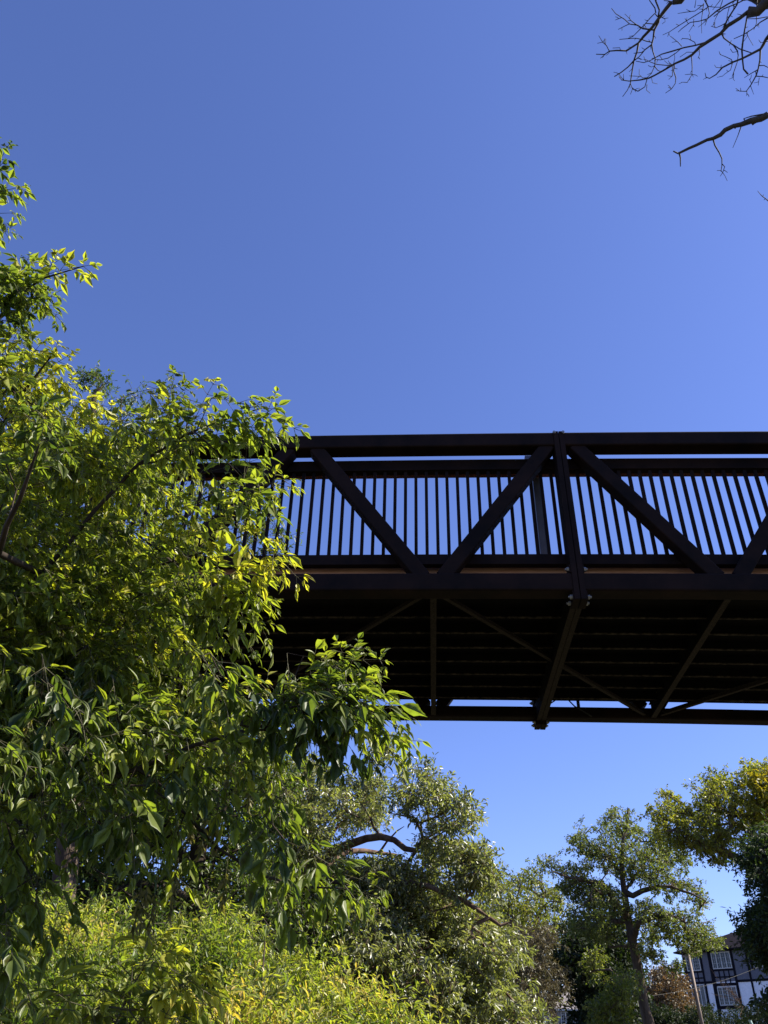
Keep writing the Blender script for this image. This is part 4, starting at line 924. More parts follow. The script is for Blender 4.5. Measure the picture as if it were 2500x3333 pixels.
# ------------------------------------------------------------------ the bare tree reaching in at the top right
def bare_tree():
    rng = np.random.default_rng(95)
    def q(x, y): return ((1900 + x * .3617) / K, y * .3617 / K)
    root = empty('bare_tree', (7.2, 4.2, 0), 0, 'leafless tree whose dark twigs reach in at the top right against the sky', 'tree')
    V = []; Fs = []
    def add(pts, r0, r1, n=6, wob=.0):
        pts = [np.array(p, float) for p in pts]; P2 = []; R = []; m = len(pts)
        for i in range(m - 1):
            k = max(1, int(np.linalg.norm(pts[i + 1] - pts[i]) / .06))
            p0 = pts[max(i - 1, 0)]; p3 = pts[min(i + 2, m - 1)]
            for j in range(k):
                t = j / k; a, b_ = pts[i], pts[i + 1]
                p = 0.5 * ((2 * a) + (b_ - p0) * t + (2 * p0 - 5 * a + 4 * b_ - p3) * t * t + (3 * a - p0 - 3 * b_ + p3) * t ** 3)
                P2.append(p + rng.normal(size=3) * wob * r0)
        P2.append(pts[-1]); L = len(P2)
        R = [(r0 + (r1 - r0) * i / max(1, L - 1)) * (1 + .12 * rng.uniform(-1, 1)) for i in range(L)]
        R = [1.3 * r_ for r_ in R]; v, f = tube(P2, R, n, True); b_ = len(V); V.extend(v); Fs.extend([tuple(i + b_ for i in w) for w in f])
    def br(pts, D, r0, r1, n=5, dD=0.0):
        m = len(pts); r0 = max(r0, .0022); r1 = max(r1, .0013); add([far_at(*q(x, y), D + dD * i / max(1, m - 1)) for i, (x, y) in enumerate(pts)], r0, r1, n, .25)
    # trunk and the limbs that carry what is seen
    T0 = np.array([7.2, 4.2, 0.0])
    add([T0 - [0, 0, .2], T0 + [.05, 0, 3], T0 + [-.1, .1, 6], T0 + [-.3, 0, 9], T0 + [-.5, -.1, 11.5]], .22, .05, 12, .1)
    D = 7.5
    e1 = far_at(*q(1700, -20), D); e2 = far_at(*q(1740, 1000), D); e3 = far_at(*q(900, -20), D)
    add([T0 + [-.15, .05, 6.8], (T0 + [-.15, .05, 6.8] + e1) / 2 + [0, 0, .3], e1, far_at(*q(1640, 40), D), far_at(*q(1560, 80), D), far_at(*q(1480, 110), D)], .09, .028, 8, .15)
    add([T0 + [0, 0, 5.2], (T0 + [0, 0, 5.2] + e2) / 2 + [0, 0, .25], e2, far_at(*q(1659, 1040), D)], .06, .019, 8, .1)
    add([T0 + [-.3, 0, 8.6], (T0 + [-.3, 0, 8.6] + e3) / 2 + [0, 0, .5], far_at(*q(1200, -120), D), e3, far_at(*q(880, 0), D), far_at(*q(800, 20), D)], .06, .016, 8, .1)
    e4 = far_at(*q(1720, 250), D); add([T0 + [-.1, 0, 6.0], (T0 + [-.1, 0, 6.0] + e4) / 2 + [0, 0, .2], e4, far_at(*q(1650, 350), D)], .05, .012, 8, .1)
    for e, hz in ((e1, 6.8), (e2, 5.2), (e3, 8.6), (e4, 6.0)):
        a_ = T0 + [-.1, 0, hz]
        for _ in range(16):
            f = rng.uniform(.15, .97); p0 = a_ + (e - a_) * f + np.array([0, 0, .3 * math.sin(f * math.pi)]); d_ = rng.normal(size=3) * .45 + norm(e - a_) * .6; ln = rng.uniform(.3, .9)
            p1 = p0 + d_ * ln * .5; p2 = p1 + (d_ + rng.normal(size=3) * .3) * ln * .5
            if (ROT.T @ (p2 - CAM))[0] / -(ROT.T @ (p2 - CAM))[2] < .50: continue
            add([p0, p1, p2], .009, .002, 5); add([p1, p1 + rng.normal(size=3) * .15], .004, .0015, 4)
    B = [([(800, 20), (740, 80), (680, 160), (620, 240), (540, 330), (490, 385), (380, 460)], .013, .0055), ([(380, 460), (300, 455), (232, 460), (190, 490), (110, 488)], .0055, .0025), ([(232, 460), (150, 525)], .003, .0018), ([(232, 460), (205, 410), (170, 380), (135, 320)], .0032, .0016), ([(170, 380), (195, 350)], .002, .0015), ([(170, 380), (122, 390)], .002, .0015), ([(330, 455), (325, 430), (260, 432)], .0028, .0018),
         ([(680, 160), (675, 200), (635, 270), (625, 350), (612, 400), (620, 460), (645, 530), (640, 600), (665, 635), (700, 645)], .007, .002), ([(612, 400), (590, 420), (520, 470), (450, 480)], .004, .002), ([(640, 270), (590, 265), (530, 255), (480, 225), (415, 215), (370, 175), (290, 125), (250, 75)], .005, .0018), ([(415, 215), (370, 235), (310, 265)], .003, .0018), ([(480, 225), (430, 190), (410, 165), (370, 125)], .0028, .0015), ([(340, 160), (283, 180)], .002, .0014),
         ([(490, 385), (480, 470), (450, 550), (440, 620), (425, 700), (420, 750), (395, 810), (350, 870)], .006, .002), ([(450, 550), (400, 600), (340, 650), (275, 690)], .005, .003), ([(420, 750), (440, 800), (420, 850)], .003, .0018), ([(440, 800), (490, 820), (550, 780), (570, 710), (610, 690)], .003, .003), ([(455, 545), (500, 510), (560, 440), (610, 400)], .003, .003), ([(570, 760), (565, 810), (600, 840)], .0025, .0015), ([(612, 380), (560, 370), (520, 350), (470, 345), (400, 350), (320, 355)], .0035, .002),
         ([(640, 215), (560, 210), (500, 270), (440, 330), (400, 345)], .003, .002), ([(668, 150), (640, 120), (600, 160), (540, 230), (480, 290)], .004, .002), ([(670, 150), (680, 90), (650, 10), (640, -20)], .005, .004), ([(650, 120), (640, 70), (590, 0)], .004, .003), ([(690, 150), (730, 170), (735, 195), (705, 215)], .0022, .0014),
         ([(1480, 110), (1400, 160), (1300, 230), (1230, 300), (1110, 380), (1040, 430), (975, 490), (900, 540), (820, 580), (720, 635), (640, 680), (580, 710), (500, 728), (400, 725), (340, 715), (325, 690)], .0125, .002), ([(1110, 380), (1010, 410), (900, 430), (800, 460), (700, 490), (650, 515), (600, 545), (540, 562), (470, 550)], .0055, .002), ([(1010, 410), (1000, 380), (940, 350), (885, 345)], .003, .0018), ([(885, 420), (850, 380), (780, 325)], .0025, .0016),
         ([(880, 435), (830, 480), (760, 525), (690, 540), (650, 535)], .003, .002), ([(970, 495), (975, 600), (975, 670), (930, 745)], .0035, .0018), ([(975, 665), (910, 672)], .002, .0014), ([(975, 665), (988, 695)], .002, .0014), ([(930, 740), (880, 740)], .0018, .0012), ([(985, 470), (930, 470), (865, 515)], .0025, .0016), ([(1040, 440), (1042, 490), (1028, 525)], .002, .0014),
         ([(815, 585), (810, 640), (832, 700), (825, 750), (790, 800), (735, 838)], .004, .0018), ([(800, 585), (800, 680), (765, 715)], .0028, .0016), ([(800, 590), (740, 590), (660, 580), (600, 560), (550, 530), (540, 505)], .003, .0016), ([(810, 580), (760, 575), (725, 545)], .002, .0014), ([(640, 590), (610, 660), (570, 700), (530, 700), (500, 670), (500, 620)], .0028, .0016), ([(610, 700), (620, 745), (665, 755)], .002, .0014), ([(360, 720), (358, 665)], .0018, .0012), ([(500, 685), (410, 683)], .002, .0014),
         ([(790, 800), (760, 785)], .0016, .001), ([(810, 570), (820, 520), (815, 480)], .002, .0012), ([(580, 590), (610, 605), (640, 590)], .002, .0014),
         ([(1240, 300), (1260, 345), (1300, 375), (1350, 410), (1380, 460), (1390, 500), (1380, 560), (1360, 620), (1335, 690)], .005, .002), ([(1340, 400), (1400, 440), (1520, 480)], .003, .003), ([(1310, 410), (1330, 360)], .002, .0014), ([(1320, 440), (1340, 470), (1380, 465)], .002, .0014), ([(1350, 650), (1345, 710), (1360, 728)], .002, .0012), ([(1250, 280), (1290, 180), (1340, 100), (1380, 40), (1390, -10)], .005, .005), ([(1290, 200), (1240, 230), (1190, 250), (1145, 235)], .0028, .0016),
         ([(1650, 350), (1620, 400), (1590, 445), (1500, 490), (1420, 530), (1340, 565), (1250, 610), (1190, 670), (1140, 705), (1100, 695), (1092, 655)], .009, .0018), ([(1590, 445), (1582, 540), (1570, 620), (1550, 680), (1510, 760), (1460, 820), (1400, 820), (1368, 795)], .006, .0018), ([(1250, 612), (1190, 605), (1175, 582)], .0025, .0014), ([(1340, 565), (1330, 535), (1280, 510), (1225, 490)], .003, .0014), ([(1235, 610), (1238, 582)], .002, .0012), ([(1340, 565), (1320, 630), (1270, 665), (1250, 685)], .0025, .0014),
         ([(1570, 625), (1500, 665), (1445, 700)], .003, .0014), ([(1480, 665), (1440, 620), (1430, 560), (1425, 450), (1440, 330), (1465, 200), (1475, 120)], .005, .005), ([(1555, 685), (1610, 690), (1660, 700)], .003, .002), ([(1580, 590), (1620, 590), (1665, 610)], .003, .002), ([(1500, 770), (1530, 850)], .002, .0012), ([(1470, 810), (1465, 865)], .002, .0012), ([(1580, 700), (1570, 770)], .002, .0012), ([(1415, 820), (1410, 790)], .0016, .001), ([(1510, 750), (1490, 710)], .0018, .0012), ([(1600, 690), (1615, 670)], .0016, .001),
         ([(1659, 160), (1590, 200), (1520, 260), (1440, 310), (1350, 350)], .004, .002), ([(1460, 290), (1490, 350), (1525, 410)], .002, .0012), ([(1480, 270), (1470, 330), (1420, 400)], .002, .0012), ([(1659, 370), (1590, 385)], .002, .0012), ([(1659, 150), (1560, 170), (1460, 170)], .003, .0015), ([(1560, 0), (1555, 100), (1555, 210), (1530, 270)], .003, .0014),
         ([(1390, -10), (1300, 40), (1200, 100), (1110, 170), (1040, 190), (960, 200), (880, 260), (850, 290)], .005, .0018), ([(1480, -20), (1380, 30), (1260, 80), (1170, 150)], .004, .003), ([(1120, 60), (1050, 110), (960, 170), (860, 230), (770, 290), (710, 315)], .0035, .0016), ([(1120, 60), (1090, 0), (1080, -20)], .004, .005), ([(1120, 60), (1130, 120), (1110, 180), (1090, 230)], .003, .0014), ([(1080, 40), (1000, 100), (920, 110), (845, 122)], .003, .0014), ([(1080, 30), (1060, 180), (1062, 300)], .0028, .0012), ([(990, 170), (990, 220), (945, 290)], .0022, .0012), ([(1120, 60), (1180, 65), (1230, 65)], .0025, .0015), ([(1250, 0), (1220, 100), (1180, 180), (1180, 225)], .0025, .0014), ([(770, 290), (755, 330)], .0016, .001), ([(860, 230), (830, 215)], .0016, .001), ([(940, 210), (910, 165)], .0018, .0012), ([(1230, 0), (1160, 90)], .002, .0012), ([(1000, 70), (1010, 0)], .002, .0015), ([(1110, 180), (1030, 245)], .0022, .0012), ([(1310, 60), (1290, 140), (1310, 210)], .0022, .0014), ([(800, 18), (760, 10), (720, 5)], .004, .002)]
    for pts, r0, r1 in B:
        br(pts, D, r0, r1, 5)
        for _ in range(2 if len(pts) > 3 else int(rng.random() < .4)):
            i = rng.integers(1, len(pts)); f = rng.random(); x = pts[i][0] * f + pts[i - 1][0] * (1 - f); y = pts[i][1] * f + pts[i - 1][1] * (1 - f)
            a = math.atan2(pts[i][1] - pts[i - 1][1], pts[i][0] - pts[i - 1][0]) + rng.choice([-1, 1]) * rng.uniform(.5, 1.2); ln = rng.uniform(18, 60)
            x1, y1 = x + ln * .5 * math.cos(a), y + ln * .5 * math.sin(a); a += rng.uniform(-.5, .5)
            br([(x, y), (x1, y1), (x1 + ln * .5 * math.cos(a), y1 + ln * .5 * math.sin(a))], D, .0016, .001, 4)
    # lower branch
    B2 = [([(1659, 1040), (1600, 1065), (1510, 1095), (1420, 1120), (1350, 1145), (1280, 1170), (1230, 1205), (1160, 1250), (1110, 1262), (1020, 1305), (950, 1345), (850, 1382)], .0185, .0065), ([(850, 1382), (805, 1360)], .006, .004), ([(860, 1382), (870, 1420), (870, 1500)], .006, .003),
          ([(1165, 1250), (1180, 1310), (1220, 1370), (1245, 1430), (1243, 1490), (1235, 1545)], .0055, .0022), ([(1245, 1475), (1268, 1500), (1255, 1550), (1228, 1588)], .003, .0015), ([(1235, 1535), (1198, 1535)], .002, .0012), ([(1240, 1540), (1270, 1580), (1292, 1628)], .0022, .0012), ([(1262, 1530), (1296, 1553)], .002, .0012),
          ([(1700, 1015), (1600, 1030), (1510, 1048), (1440, 1068)], .006, .003), ([(1440, 1068), (1450, 1085), (1435, 1110)], .004, .003), ([(1420, 1130), (1385, 1220), (1342, 1330)], .0035, .0016), ([(1620, 1070), (1560, 1095), (1520, 1120)], .006, .004), ([(1510, 1095), (1525, 1125)], .01, .005), ([(1365, 1140), (1362, 1160)], .006, .003), ([(945, 1345), (945, 1328)], .004, .002),
          ([(1720, 1860), (1650, 1800), (1600, 1760), (1565, 1718)], .004, .0015), ([(1610, 1770), (1618, 1750)], .0016, .001), ([(1635, 1790), (1620, 1800)], .0016, .001)]
    for pts, r0, r1 in B2: br(pts, D - .2, r0, r1, 7 if r0 > .01 else 5)
    e5 = far_at(*q(1720, 1860), D - .2); add([T0 + [0, 0, 4.4], (T0 + [0, 0, 4.4] + e5) / 2, e5], .02, .004, 6)
    obj('branches', V, Fs, MAT['dead'], root, True)
bare_tree()

# ------------------------------------------------------------------ houses
MAT['stucco_white'] = mottled('white_stucco', (0.72, 0.74, 0.78), (0.84, 0.86, 0.90), 8, 0.9, 0.3)
MAT['stucco_grey'] = mottled('blue_grey_stucco', (0.105, 0.11, 0.135), (0.135, 0.14, 0.165), 8, 0.9, 0.3)
MAT['timber'] = mottled('black_timber', (0.006, 0.006, 0.010), (0.012, 0.012, 0.018), 6, 0.8, 0.1, spec=.1)
MAT['white_paint'] = mottled('white_paint', (0.42, 0.42, 0.41), (0.52, 0.52, 0.50), 10, 0.5, 0.05)
MAT['curtain'] = mottled('pale_curtain', (0.16, 0.18, 0.16), (0.34, 0.36, 0.33), 3.0, 0.9, 0.3, stretch=(9, 9, 0.4))
MAT['shingle'] = mottled('dark_shingles', (0.010, 0.009, 0.012), (0.022, 0.019, 0.025), 5, 1.0, 0.3, spec=.02)
MAT['shingle_grey'] = mottled('grey_shingles', (0.16, 0.14, 0.14), (0.26, 0.24, 0.24), 5, 0.85, 0.5)
MAT['siding'] = mottled('grey_siding', (0.20, 0.19, 0.19), (0.28, 0.27, 0.27), 5, 0.8, 0.2)
MAT['brick'] = mottled('red_brick', (0.24, 0.10, 0.07), (0.36, 0.18, 0.13), 9, 0.9, 0.3)
def glass():
    m, t, out = newmat('window_glass'); p = t.nodes.new('ShaderNodeBsdfPrincipled')
    p.inputs['Base Color'].default_value = (0.02, 0.03, 0.035, 1); p.inputs['Roughness'].default_value = 0.05
    gl = t.nodes.new('ShaderNodeBsdfTransparent'); mx = t.nodes.new('ShaderNodeMixShader'); mx.inputs['Fac'].default_value = 0.45
    t.links.new(gl.outputs['BSDF'], mx.inputs[1]); t.links.new(p.outputs['BSDF'], mx.inputs[2]); t.links.new(mx.outputs['Shader'], out.inputs['Surface']); return m
MAT['glass'] = glass()
class Frame2D:
    """wall coordinates: s along the wall, n outwards, z up"""
    def __init__(s, P0, S): s.P0 = np.array(P0, float); s.S = np.array(S, float); s.N = np.array([-S[1], S[0]]) if True else None
    def w(s, a, n, z): q = s.P0 + s.S * a + s.N * n; return (q[0], q[1], z)
    def boxes(s, name, lst, mat, parent):
        m = MB()
        for s0, s1, n0, n1, z0, z1 in lst:
            b = MB().box((s0, n0, z0), (s1, n1, z1)); m.add([s.w(*p) for p in b.v], b.f)
        return m.build(name, mat, parent)
def tudor():
    S = np.array([0.66913, -0.74314]); P0 = np.array([30.306, 81.187]); fr = Frame2D(P0, S)
    if fr.N @ (-P0) < 0: fr.N = -fr.N
    zb = float(hgt(P0[0], P0[1])); gz = 4.3
    c = fr.w(-2.83, 0, gz)
    H = empty('timbered_house', c, 0, 'two storey half timbered house, white below and blue grey above, at the lower right', 'house')
    L = -2.83; R = 11.0; DEP = -10.0
    wl = fr.boxes('wall', [(L, R, DEP, 0, gz - .5, 8.24)], MAT['stucco_white'], H); wl['label'] = 'white lower storey'
    wu = fr.boxes('wall', [(L, R, DEP, .02, 8.243, 10.75)], MAT['stucco_grey'], H); wu['label'] = 'blue grey upper storey'
    t = 0.05
    tim = [(L - .03, L + .28, -.2, t, gz, 10.72), (L + .28, -.98, 0, t + .004, 8.15, 8.33), (-.98, -.34, 0, t + .004, 8.15, 8.33), (1.96, R, 0, t + .004, 8.15, 8.33),
           (-1.12, -.95, 0, t + .008, gz + .9, 10.7), (-.34, -.12, 0, t + .008, gz, 10.7), (-.12, .0, 0, t + .003, 5.9, 10.7), (1.82, 2.02, 0, t + .008, gz + .9, 10.7), (3.18, 3.34, 0, t, gz, 8.15), (3.18, 3.34, .02, t + .02, 8.33, 10.7), (5.6, 5.8, 0, t + .02, gz, 10.7), (8.2, 8.4, 0, t + .02, gz, 10.7),
           (0, 1.82, .02, t + .01, 9.06, 9.20), (0, 1.82, .02, t + .01, 8.55, 8.65), (0, 1.82, .02, t + .01, 7.92, 8.14), (0, 1.82, 0, t + .01, 6.2, 6.44),
           (-2.55, -1.12, .02, t + .01, 9.03, 9.15), (-2.55, -1.12, .02, t + .01, 8.56, 8.66), (-2.55, -1.12, 0, t + .01, 6.2, 6.42), (-2.6, -2.46, 0, t + .006, 6.2, 8.15), (3.5, 3.68, .02, t + .01, 9.0, 10.7)]
    for k in range(1, 4):
        x = 1.82 * k / 4; tim += [(x - .05, x + .05, .02, t + .006, 8.65, 9.06), (x - .05, x + .05, .02, t + .006, 8.14, 8.55)]
    for k in range(1, 3):
        x = -2.55 + 1.43 * k / 3; tim += [(x - .05, x + .05, .02, t + .006, 8.66, 9.03), (x - .05, x + .05, .02, t + .006, 8.33, 8.56)]
    fr.boxes('timber_frame', tim, MAT['timber'], H)
    def window(s0, s1, z0, z1, nx, nz, mull=()):
        f = 0.07; n0 = .03; n1 = .12
        lst = [(s0, s1, n0, n1, z0, z0 + f), (s0, s1, n0, n1, z1 - f, z1), (s0, s0 + f, n0, n1, z0 + f, z1 - f), (s1 - f, s1, n0, n1, z0 + f, z1 - f)]
        for m_ in mull: x = s0 + (s1 - s0) * m_; lst.append((x - .04, x + .04, n0, n1 - .01, z0 + f, z1 - f))
        for k in range(1, nx): x = s0 + (s1 - s0) * k / nx; lst.append((x - .008, x + .008, n0 + .02, n1 - .03, z0 + f, z1 - f))
        for k in range(1, nz): z = z0 + (z1 - z0) * k / nz; lst.append((s0 + f, s1 - f, n0 + .023, n1 - .033, z - .008, z + .008))
        w = fr.boxes('window', lst, MAT['white_paint'], H)
        fr.boxes('pane', [(s0 + f, s1 - f, n0 + .035, n0 + .04, z0 + f, z1 - f)], MAT['glass'], w)
        return w, f
    w, f = window(0.02, 1.80, 9.22, 10.52, 8, 3, (.25, .5, .75)); fr.boxes('curtain', [(.1, 1.73, .034, .040, 9.3, 10.45)], MAT['curtain'], w)
    w, f = window(0.04, 1.80, 6.46, 7.85, 8, 5, (.25, .5, .75)); fr.boxes('curtain', [(.11, 1.0, .034, .040, 6.53, 7.78)], MAT['curtain'], w)
    w, f = window(-2.50, -1.16, 9.18, 10.30, 6, 4, (.5,)); fr.boxes('curtain', [(-2.4, -1.5, .034, .040, 9.25, 10.2)], MAT['curtain'], w)
    w, f = window(-2.44, -1.16, 6.44, 8.12, 1, 1, (.28, .66)); fr.boxes('curtain', [(-2.36, -1.62, .034, .040, 6.52, 8.04)], MAT['curtain'], w)
    w, f = window(3.70, 5.4, 9.15, 10.3, 6, 4, (.5,)); fr.boxes('curtain', [(3.8, 5.3, .034, .040, 9.25, 10.2)], MAT['curtain'], w)
    w, f = window(6.1, 7.8, 6.46, 7.85, 6, 4, (.5,))
    # hipped roof
    o = .5; E = 10.74; ridge = E + .42 * 5.5; a0, a1, n0, n1 = L - o, R + o, o, DEP - o; mid = (n0 + n1) / 2; hw = (n0 - n1) / 2
    pts = [fr.w(a0, n0, E), fr.w(a1, n0, E), fr.w(a1, n1, E), fr.w(a0, n1, E), fr.w(a0 + hw, mid, ridge), fr.w(a1 - hw, mid, ridge), fr.w(a0, n0, E - .14), fr.w(a1, n0, E - .14), fr.w(a1, n1, E - .14), fr.w(a0, n1, E - .14)]
    rf = obj('roof', pts, [(0, 1, 5, 4), (1, 2, 5), (2, 3, 4, 5), (3, 0, 4), (0, 6, 7, 1), (1, 7, 8, 2), (2, 8, 9, 3), (3, 9, 6, 0), (6, 9, 8, 7)], MAT['shingle'], H)
    g_ = fr.boxes('gutter', [(a0 - .02, a1 + .02, n0 + .003, n0 + .12, E - .12, E - .02)], MAT['timber'], rf)
    # dish on the roof
    ct = np.array(fr.w(3.35, -1.3, E + .42 * 1.8 + .45)); V = []; Fs = []; nseg = 16
    ax = np.array([-.35, -.8, .45]); ax /= np.linalg.norm(ax); s1 = np.cross(ax, [0, 0, 1]); s1 /= np.linalg.norm(s1); s2 = np.cross(s1, ax)
    for i in range(5):
        r = .36 * i / 4
        for k in range(nseg): a = 2 * math.pi * k / nseg; V.append(ct + s1 * r * math.cos(a) + s2 * r * math.sin(a) + ax * (r * r * .6))
    for i in range(4):
        for k in range(nseg): Fs.append((i * nseg + k, i * nseg + (k + 1) % nseg, (i + 1) * nseg + (k + 1) % nseg, (i + 1) * nseg + k))
    m = MB(); m.add(V, Fs); m.cyl(ct, ct - np.array([0, -.1, .55]), .03); m.build('satellite_dish', MAT['white_paint'], rf, True)
    b = fr.boxes('wall_lamp', [(-2.62, -2.34, .10, .30, 6.78, 7.12), (-2.55, -2.41, .13, .27, 6.66, 6.78), (-2.52, -2.44, .05, .10, 6.9, 7.0)], MAT['white_paint'], H)
    # chimney
    m = MB(); bb = MB().box((7.0, -5.4, 12), (8.0, -4.6, 14.6)); m.add([fr.w(*p) for p in bb.v], bb.f); m.build('chimney', MAT['brick'], rf)
tudor()
def c2b(x, y): return ((1750 + x / 3.687) / K, (3050 + y / 3.687) / K)
def cottage():
    Y = 84.0; P_a = at(*c2b(232, 880), Y); P_b = at(*c2b(470, 880), Y); S = (P_b - P_a)[:2]; S /= np.linalg.norm(S); fr = Frame2D(P_a[:2], S)
    if fr.N @ (-P_a[:2]) < 0: fr.N = -fr.N
    wl = np.linalg.norm((P_b - P_a)[:2]); ez = P_a[2]
    H = empty('grey_cottage', (P_a[0], P_a[1], 4.3), 0, 'small grey house with a white casement window showing low between the trees', 'house')
    fr.boxes('wall', [(0, 5.5, -6, 0, 3.8, ez)], MAT['siding'], H)
    ws = lambda x: (x - 232) / (470 - 232) * wl
    z1 = at(*c2b(300, 895), Y)[2]; z0 = at(*c2b(300, 1045), Y)[2]
    s0, s1 = ws(272), ws(382); f = .06; mid = (s0 + s1) / 2
    lst = [(s0, s1, .0, .1, z1 - f, z1), (s0, s1, .0, .1, z0, z0 + f), (s0, s0 + f, 0, .1, z0 + f, z1 - f), (s1 - f, s1, 0, .1, z0 + f, z1 - f), (mid - .05, mid + .05, 0, .1, z0 + f, z1 - f)]
    for k in range(1, 4): z = z0 + (z1 - z0) * k / 4; lst.append((s0 + f, s1 - f, .03, .07, z - .015, z + .015))
    for q in (.25, .75): x = s0 + (s1 - s0) * q; lst.append((x - .012, x + .012, .033, .067, z0 + f, z1 - f))
    w = fr.boxes('window', lst, MAT['white_paint'], H); fr.boxes('pane', [(s0 + f, s1 - f, .01, .02, z0 + f, z1 - f)], MAT['glass'], w)
    fr.boxes('backing', [(s0 + f, s1 - f, .002, .006, z0 + f, z1 - f)], MAT['timber'], w)
    # hip roof with pale eaves, brick stack at the left
    a0, a1, n0, n1 = -.3, 5.8, .3, -6.3; hgt_ = 2.0
    pts = [fr.w(a0, n0, ez + .1), fr.w(a1, n0, ez + .1), fr.w(a1, n1, ez + .1), fr.w(a0, n1, ez + .1), fr.w(1.5, -3, ez + 2.3), fr.w(3.6, -3, ez + 2.3)]
    r = obj('roof', pts, [(0, 1, 5, 4), (1, 2, 5), (2, 3, 4, 5), (3, 0, 4), (0, 3, 2, 1)], MAT['shingle_grey'], H)
    fr.boxes('fascia', [(a0, a1, n0 + .002, n0 + .06, ez - .04, ez + .1)], MAT['white_paint'], r)
    fr.boxes('chimney', [(-.5, .05, -.8, -.2, 3.8, ez + 2.2)], MAT['brick'], H)
cottage()
def shed():
    Y = 70; a = at(*c2b(1085, 850), Y); b = at(*c2b(1215, 850), Y); m = MB(); gz = 4.0
    H = empty('garage', (a[0], a[1], gz), 0, 'low garage with a pale sloping roof peeking out left of the bare trunk', 'garage')
    w = b[0] - a[0]; zt = a[2]
    MB().box((a[0], a[1], gz - .5), (a[0] + w * 2.2, a[1] + 4, zt)).build('wall', MAT['siding'], H)
    V = [(a[0] - .3, a[1] - .3, zt), (a[0] + w * 2.3, a[1] - .3, zt + .06), (a[0] + w * 2.3, a[1] + 4.3, zt + .06), (a[0] - .3, a[1] + 4.3, zt), (a[0] + w * .9, a[1] + 2, zt + .75), (a[0] + w * 1.4, a[1] + 2, zt + .75)]
    obj('roof', V, [(0, 1, 5, 4), (1, 2, 5), (2, 3, 4, 5), (3, 0, 4), (0, 3, 2, 1)], MAT['white_paint'], H)
    p0 = at(*c2b(1160, 850), Y - .5); p1 = at(*c2b(1150, 765), Y - .5); MB().cyl(p0, p1, .06).build('vent_pipe', MAT['timber'], H)
shed()

# pole, wires, bare sapling, hedge
MAT['pole'] = mottled('weathered_pole', (0.17, 0.13, 0.105), (0.28, 0.22, 0.18), 8, 0.8, 0.3, stretch=(1, 1, .2))
zq = lambda x, y: ((2150 + x / 4.74) / K, (2950 + y / 4.74) / K)
Yp = 46
pt = at(*zq(418, 690), Yp); pb = at(*zq(640, 1830), Yp); gb = np.array([pb[0] + (pb[0] - pt[0]) / (pt[2] - pb[2]) * (pb[2] - float(hgt(pb[0], pb[1]))), pb[1], float(hgt(pb[0], pb[1]))])
PO = empty('utility_pole', tuple(gb), 0, 'slim grey brown utility pole standing in front of the timbered house', 'pole')
MB().cyl(gb, pt, .105, .075, 12).build('shaft', MAT['pole'], PO, True)
m = MB(); m.beam(pt + np.array([-.35, 0, -.25]), pt + np.array([.35, 0, -.25]), .07, .09); m.build('crossarm', MAT['pole'], PO)
for s in (-.3, .3): MB().cyl(pt + np.array([s, 0, -.205]), pt + np.array([s, 0, -.09]), .03, .02, 8).build('insulator', MAT['timber'], PO)
def wire(name, label, pts, r=.008):
    P2 = []
    a, b, sag = pts
    for t in np.linspace(0, 1, 24): p = a + (b - a) * t; P2.append(p - np.array([0, 0, sag * 4 * t * (1 - t)]))
    V, Fs = tube(P2, [r] * 24, 5, True); tag(obj(name, V, Fs, MAT['cable']), label, 'wire')
a1 = at(*zq(-900, 1420), 44.0); b1 = at(*zq(700, 1103), 46.5); c1_ = at(*zq(2000, 690), 48)
wire('overhead_wire', 'thin black wire sagging across the front of the timbered house', (a1, c1_, 0.55))
b_ = at(*zq(1420, 1830), 40); gb = g(b_[0], b_[1]); rng = np.random.default_rng(5)
bs = empty('bare_sapling', tuple(gb), 0, 'leafless reddish sapling leaning left before the lower house window', 'sapling')
V = []; Fs = []
def addt(pts, r0, r1):
    v, f = tube(pts, list(np.linspace(r0, r1, len(pts))), 5, True); b0 = len(V); V.extend(v); Fs.extend([tuple(i + b0 for i in w) for w in f])
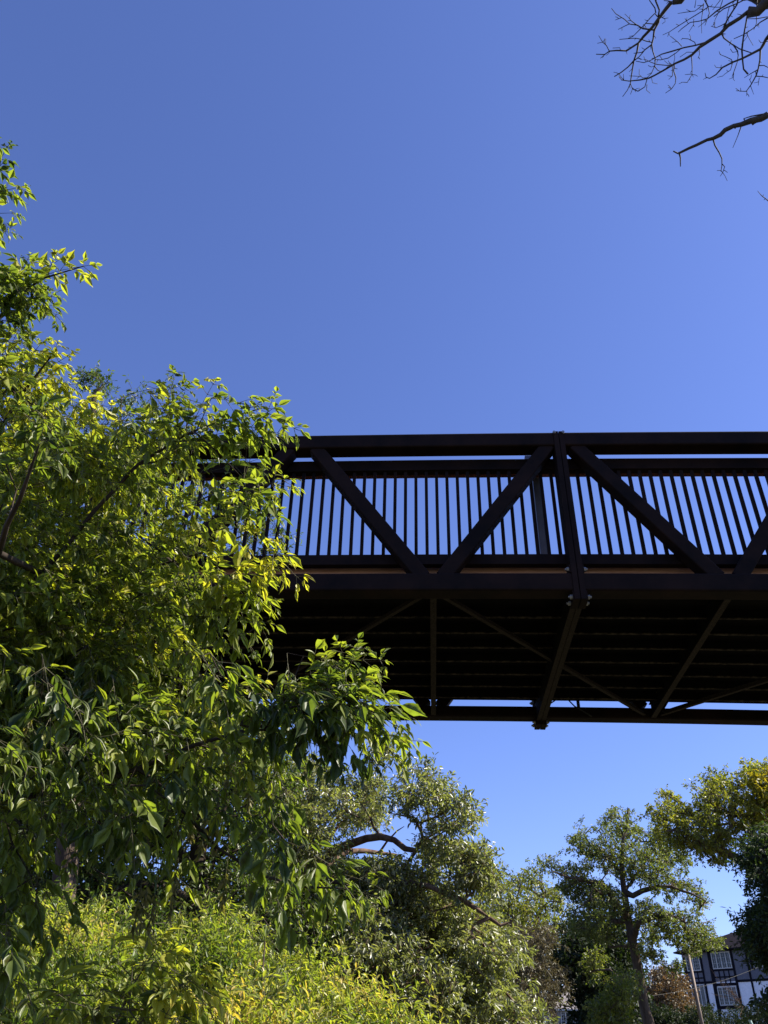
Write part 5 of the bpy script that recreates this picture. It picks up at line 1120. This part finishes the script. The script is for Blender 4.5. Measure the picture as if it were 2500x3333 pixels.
stem = [gb, b_, at(*zq(1370, 1740), 40), at(*zq(1310, 1600), 40), at(*zq(1240, 1490), 40), at(*zq(1180, 1400), 40), at(*zq(1110, 1330), 40)]
addt(stem, .035, .008)
for _ in range(46):
    i = rng.integers(3, len(stem) - 1); f = rng.random(); p = stem[i] * (1 - f) + stem[i + 1 if i + 1 < len(stem) else i] * f
    d = np.array([-.55 + rng.normal() * .45, rng.normal() * .3, .45 + rng.normal() * .4]); ln = rng.uniform(.3, .9)
    q1 = p + d * ln * .5 + rng.normal(size=3) * .05; q2 = p + d * ln + np.array([0, 0, .1]); addt([p, q1, q2], .008, .003)
obj('branches', V, Fs, MAT['bark_red'], bs)
MAT['guard'] = mottled('pale_green_plastic', (0.30, 0.42, 0.36), (0.4, 0.52, 0.46), 6, 0.5, 0)
MB().cyl(at(*zq(1412, 1830), 39.98), at(*zq(1370, 1745), 39.98), .06, .06, 10, False).build('trunk_guard', MAT['guard'], bs)

Y = 60
def hedge(name, label, poly, Y, dep, n, seed, mat, r=.45):
    rng = np.random.default_rng(seed); cp = crown_points(poly, Y, dep, n, r * .45, rng)
    pc = cp.mean(0); root = empty(name, (pc[0], pc[1], float(hgt(pc[0], pc[1]))), 0, label, 'hedge')
    (pos, d, nn, sz, ti), tw = clump_leaves(cp, r * rng.uniform(.7, 1.2, len(cp)), 10, .13, rng, 7, -.3, flat=1.2)
    pp = leaves_mesh(T_RHOMB, pos, d, nn, sz, ti, .9); obj('foliage', pp[0], pp[1], mat, root, False, pp[2])
    st = np.array([(g(c[0], c[1]), c) for c in cp[::3]]); tv, tf = twig_mesh(st, .02, rng); obj('stems', tv, tf, MAT['bark_dark'], root)
HP = [zq(600, 1640), zq(700, 1590), zq(800, 1580), zq(860, 1640), zq(1000, 1650), zq(1090, 1600), zq(1150, 1640), zq(1180, 1560), zq(1260, 1580), zq(1330, 1620), zq(1500, 1640), zq(1580, 1690), zq(1620, 1600), zq(1800, 1560), zq(2000, 1600), zq(2000, 2300), zq(560, 2300)]
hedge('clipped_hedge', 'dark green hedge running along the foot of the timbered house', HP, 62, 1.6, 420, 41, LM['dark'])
print('leaflets', NL)
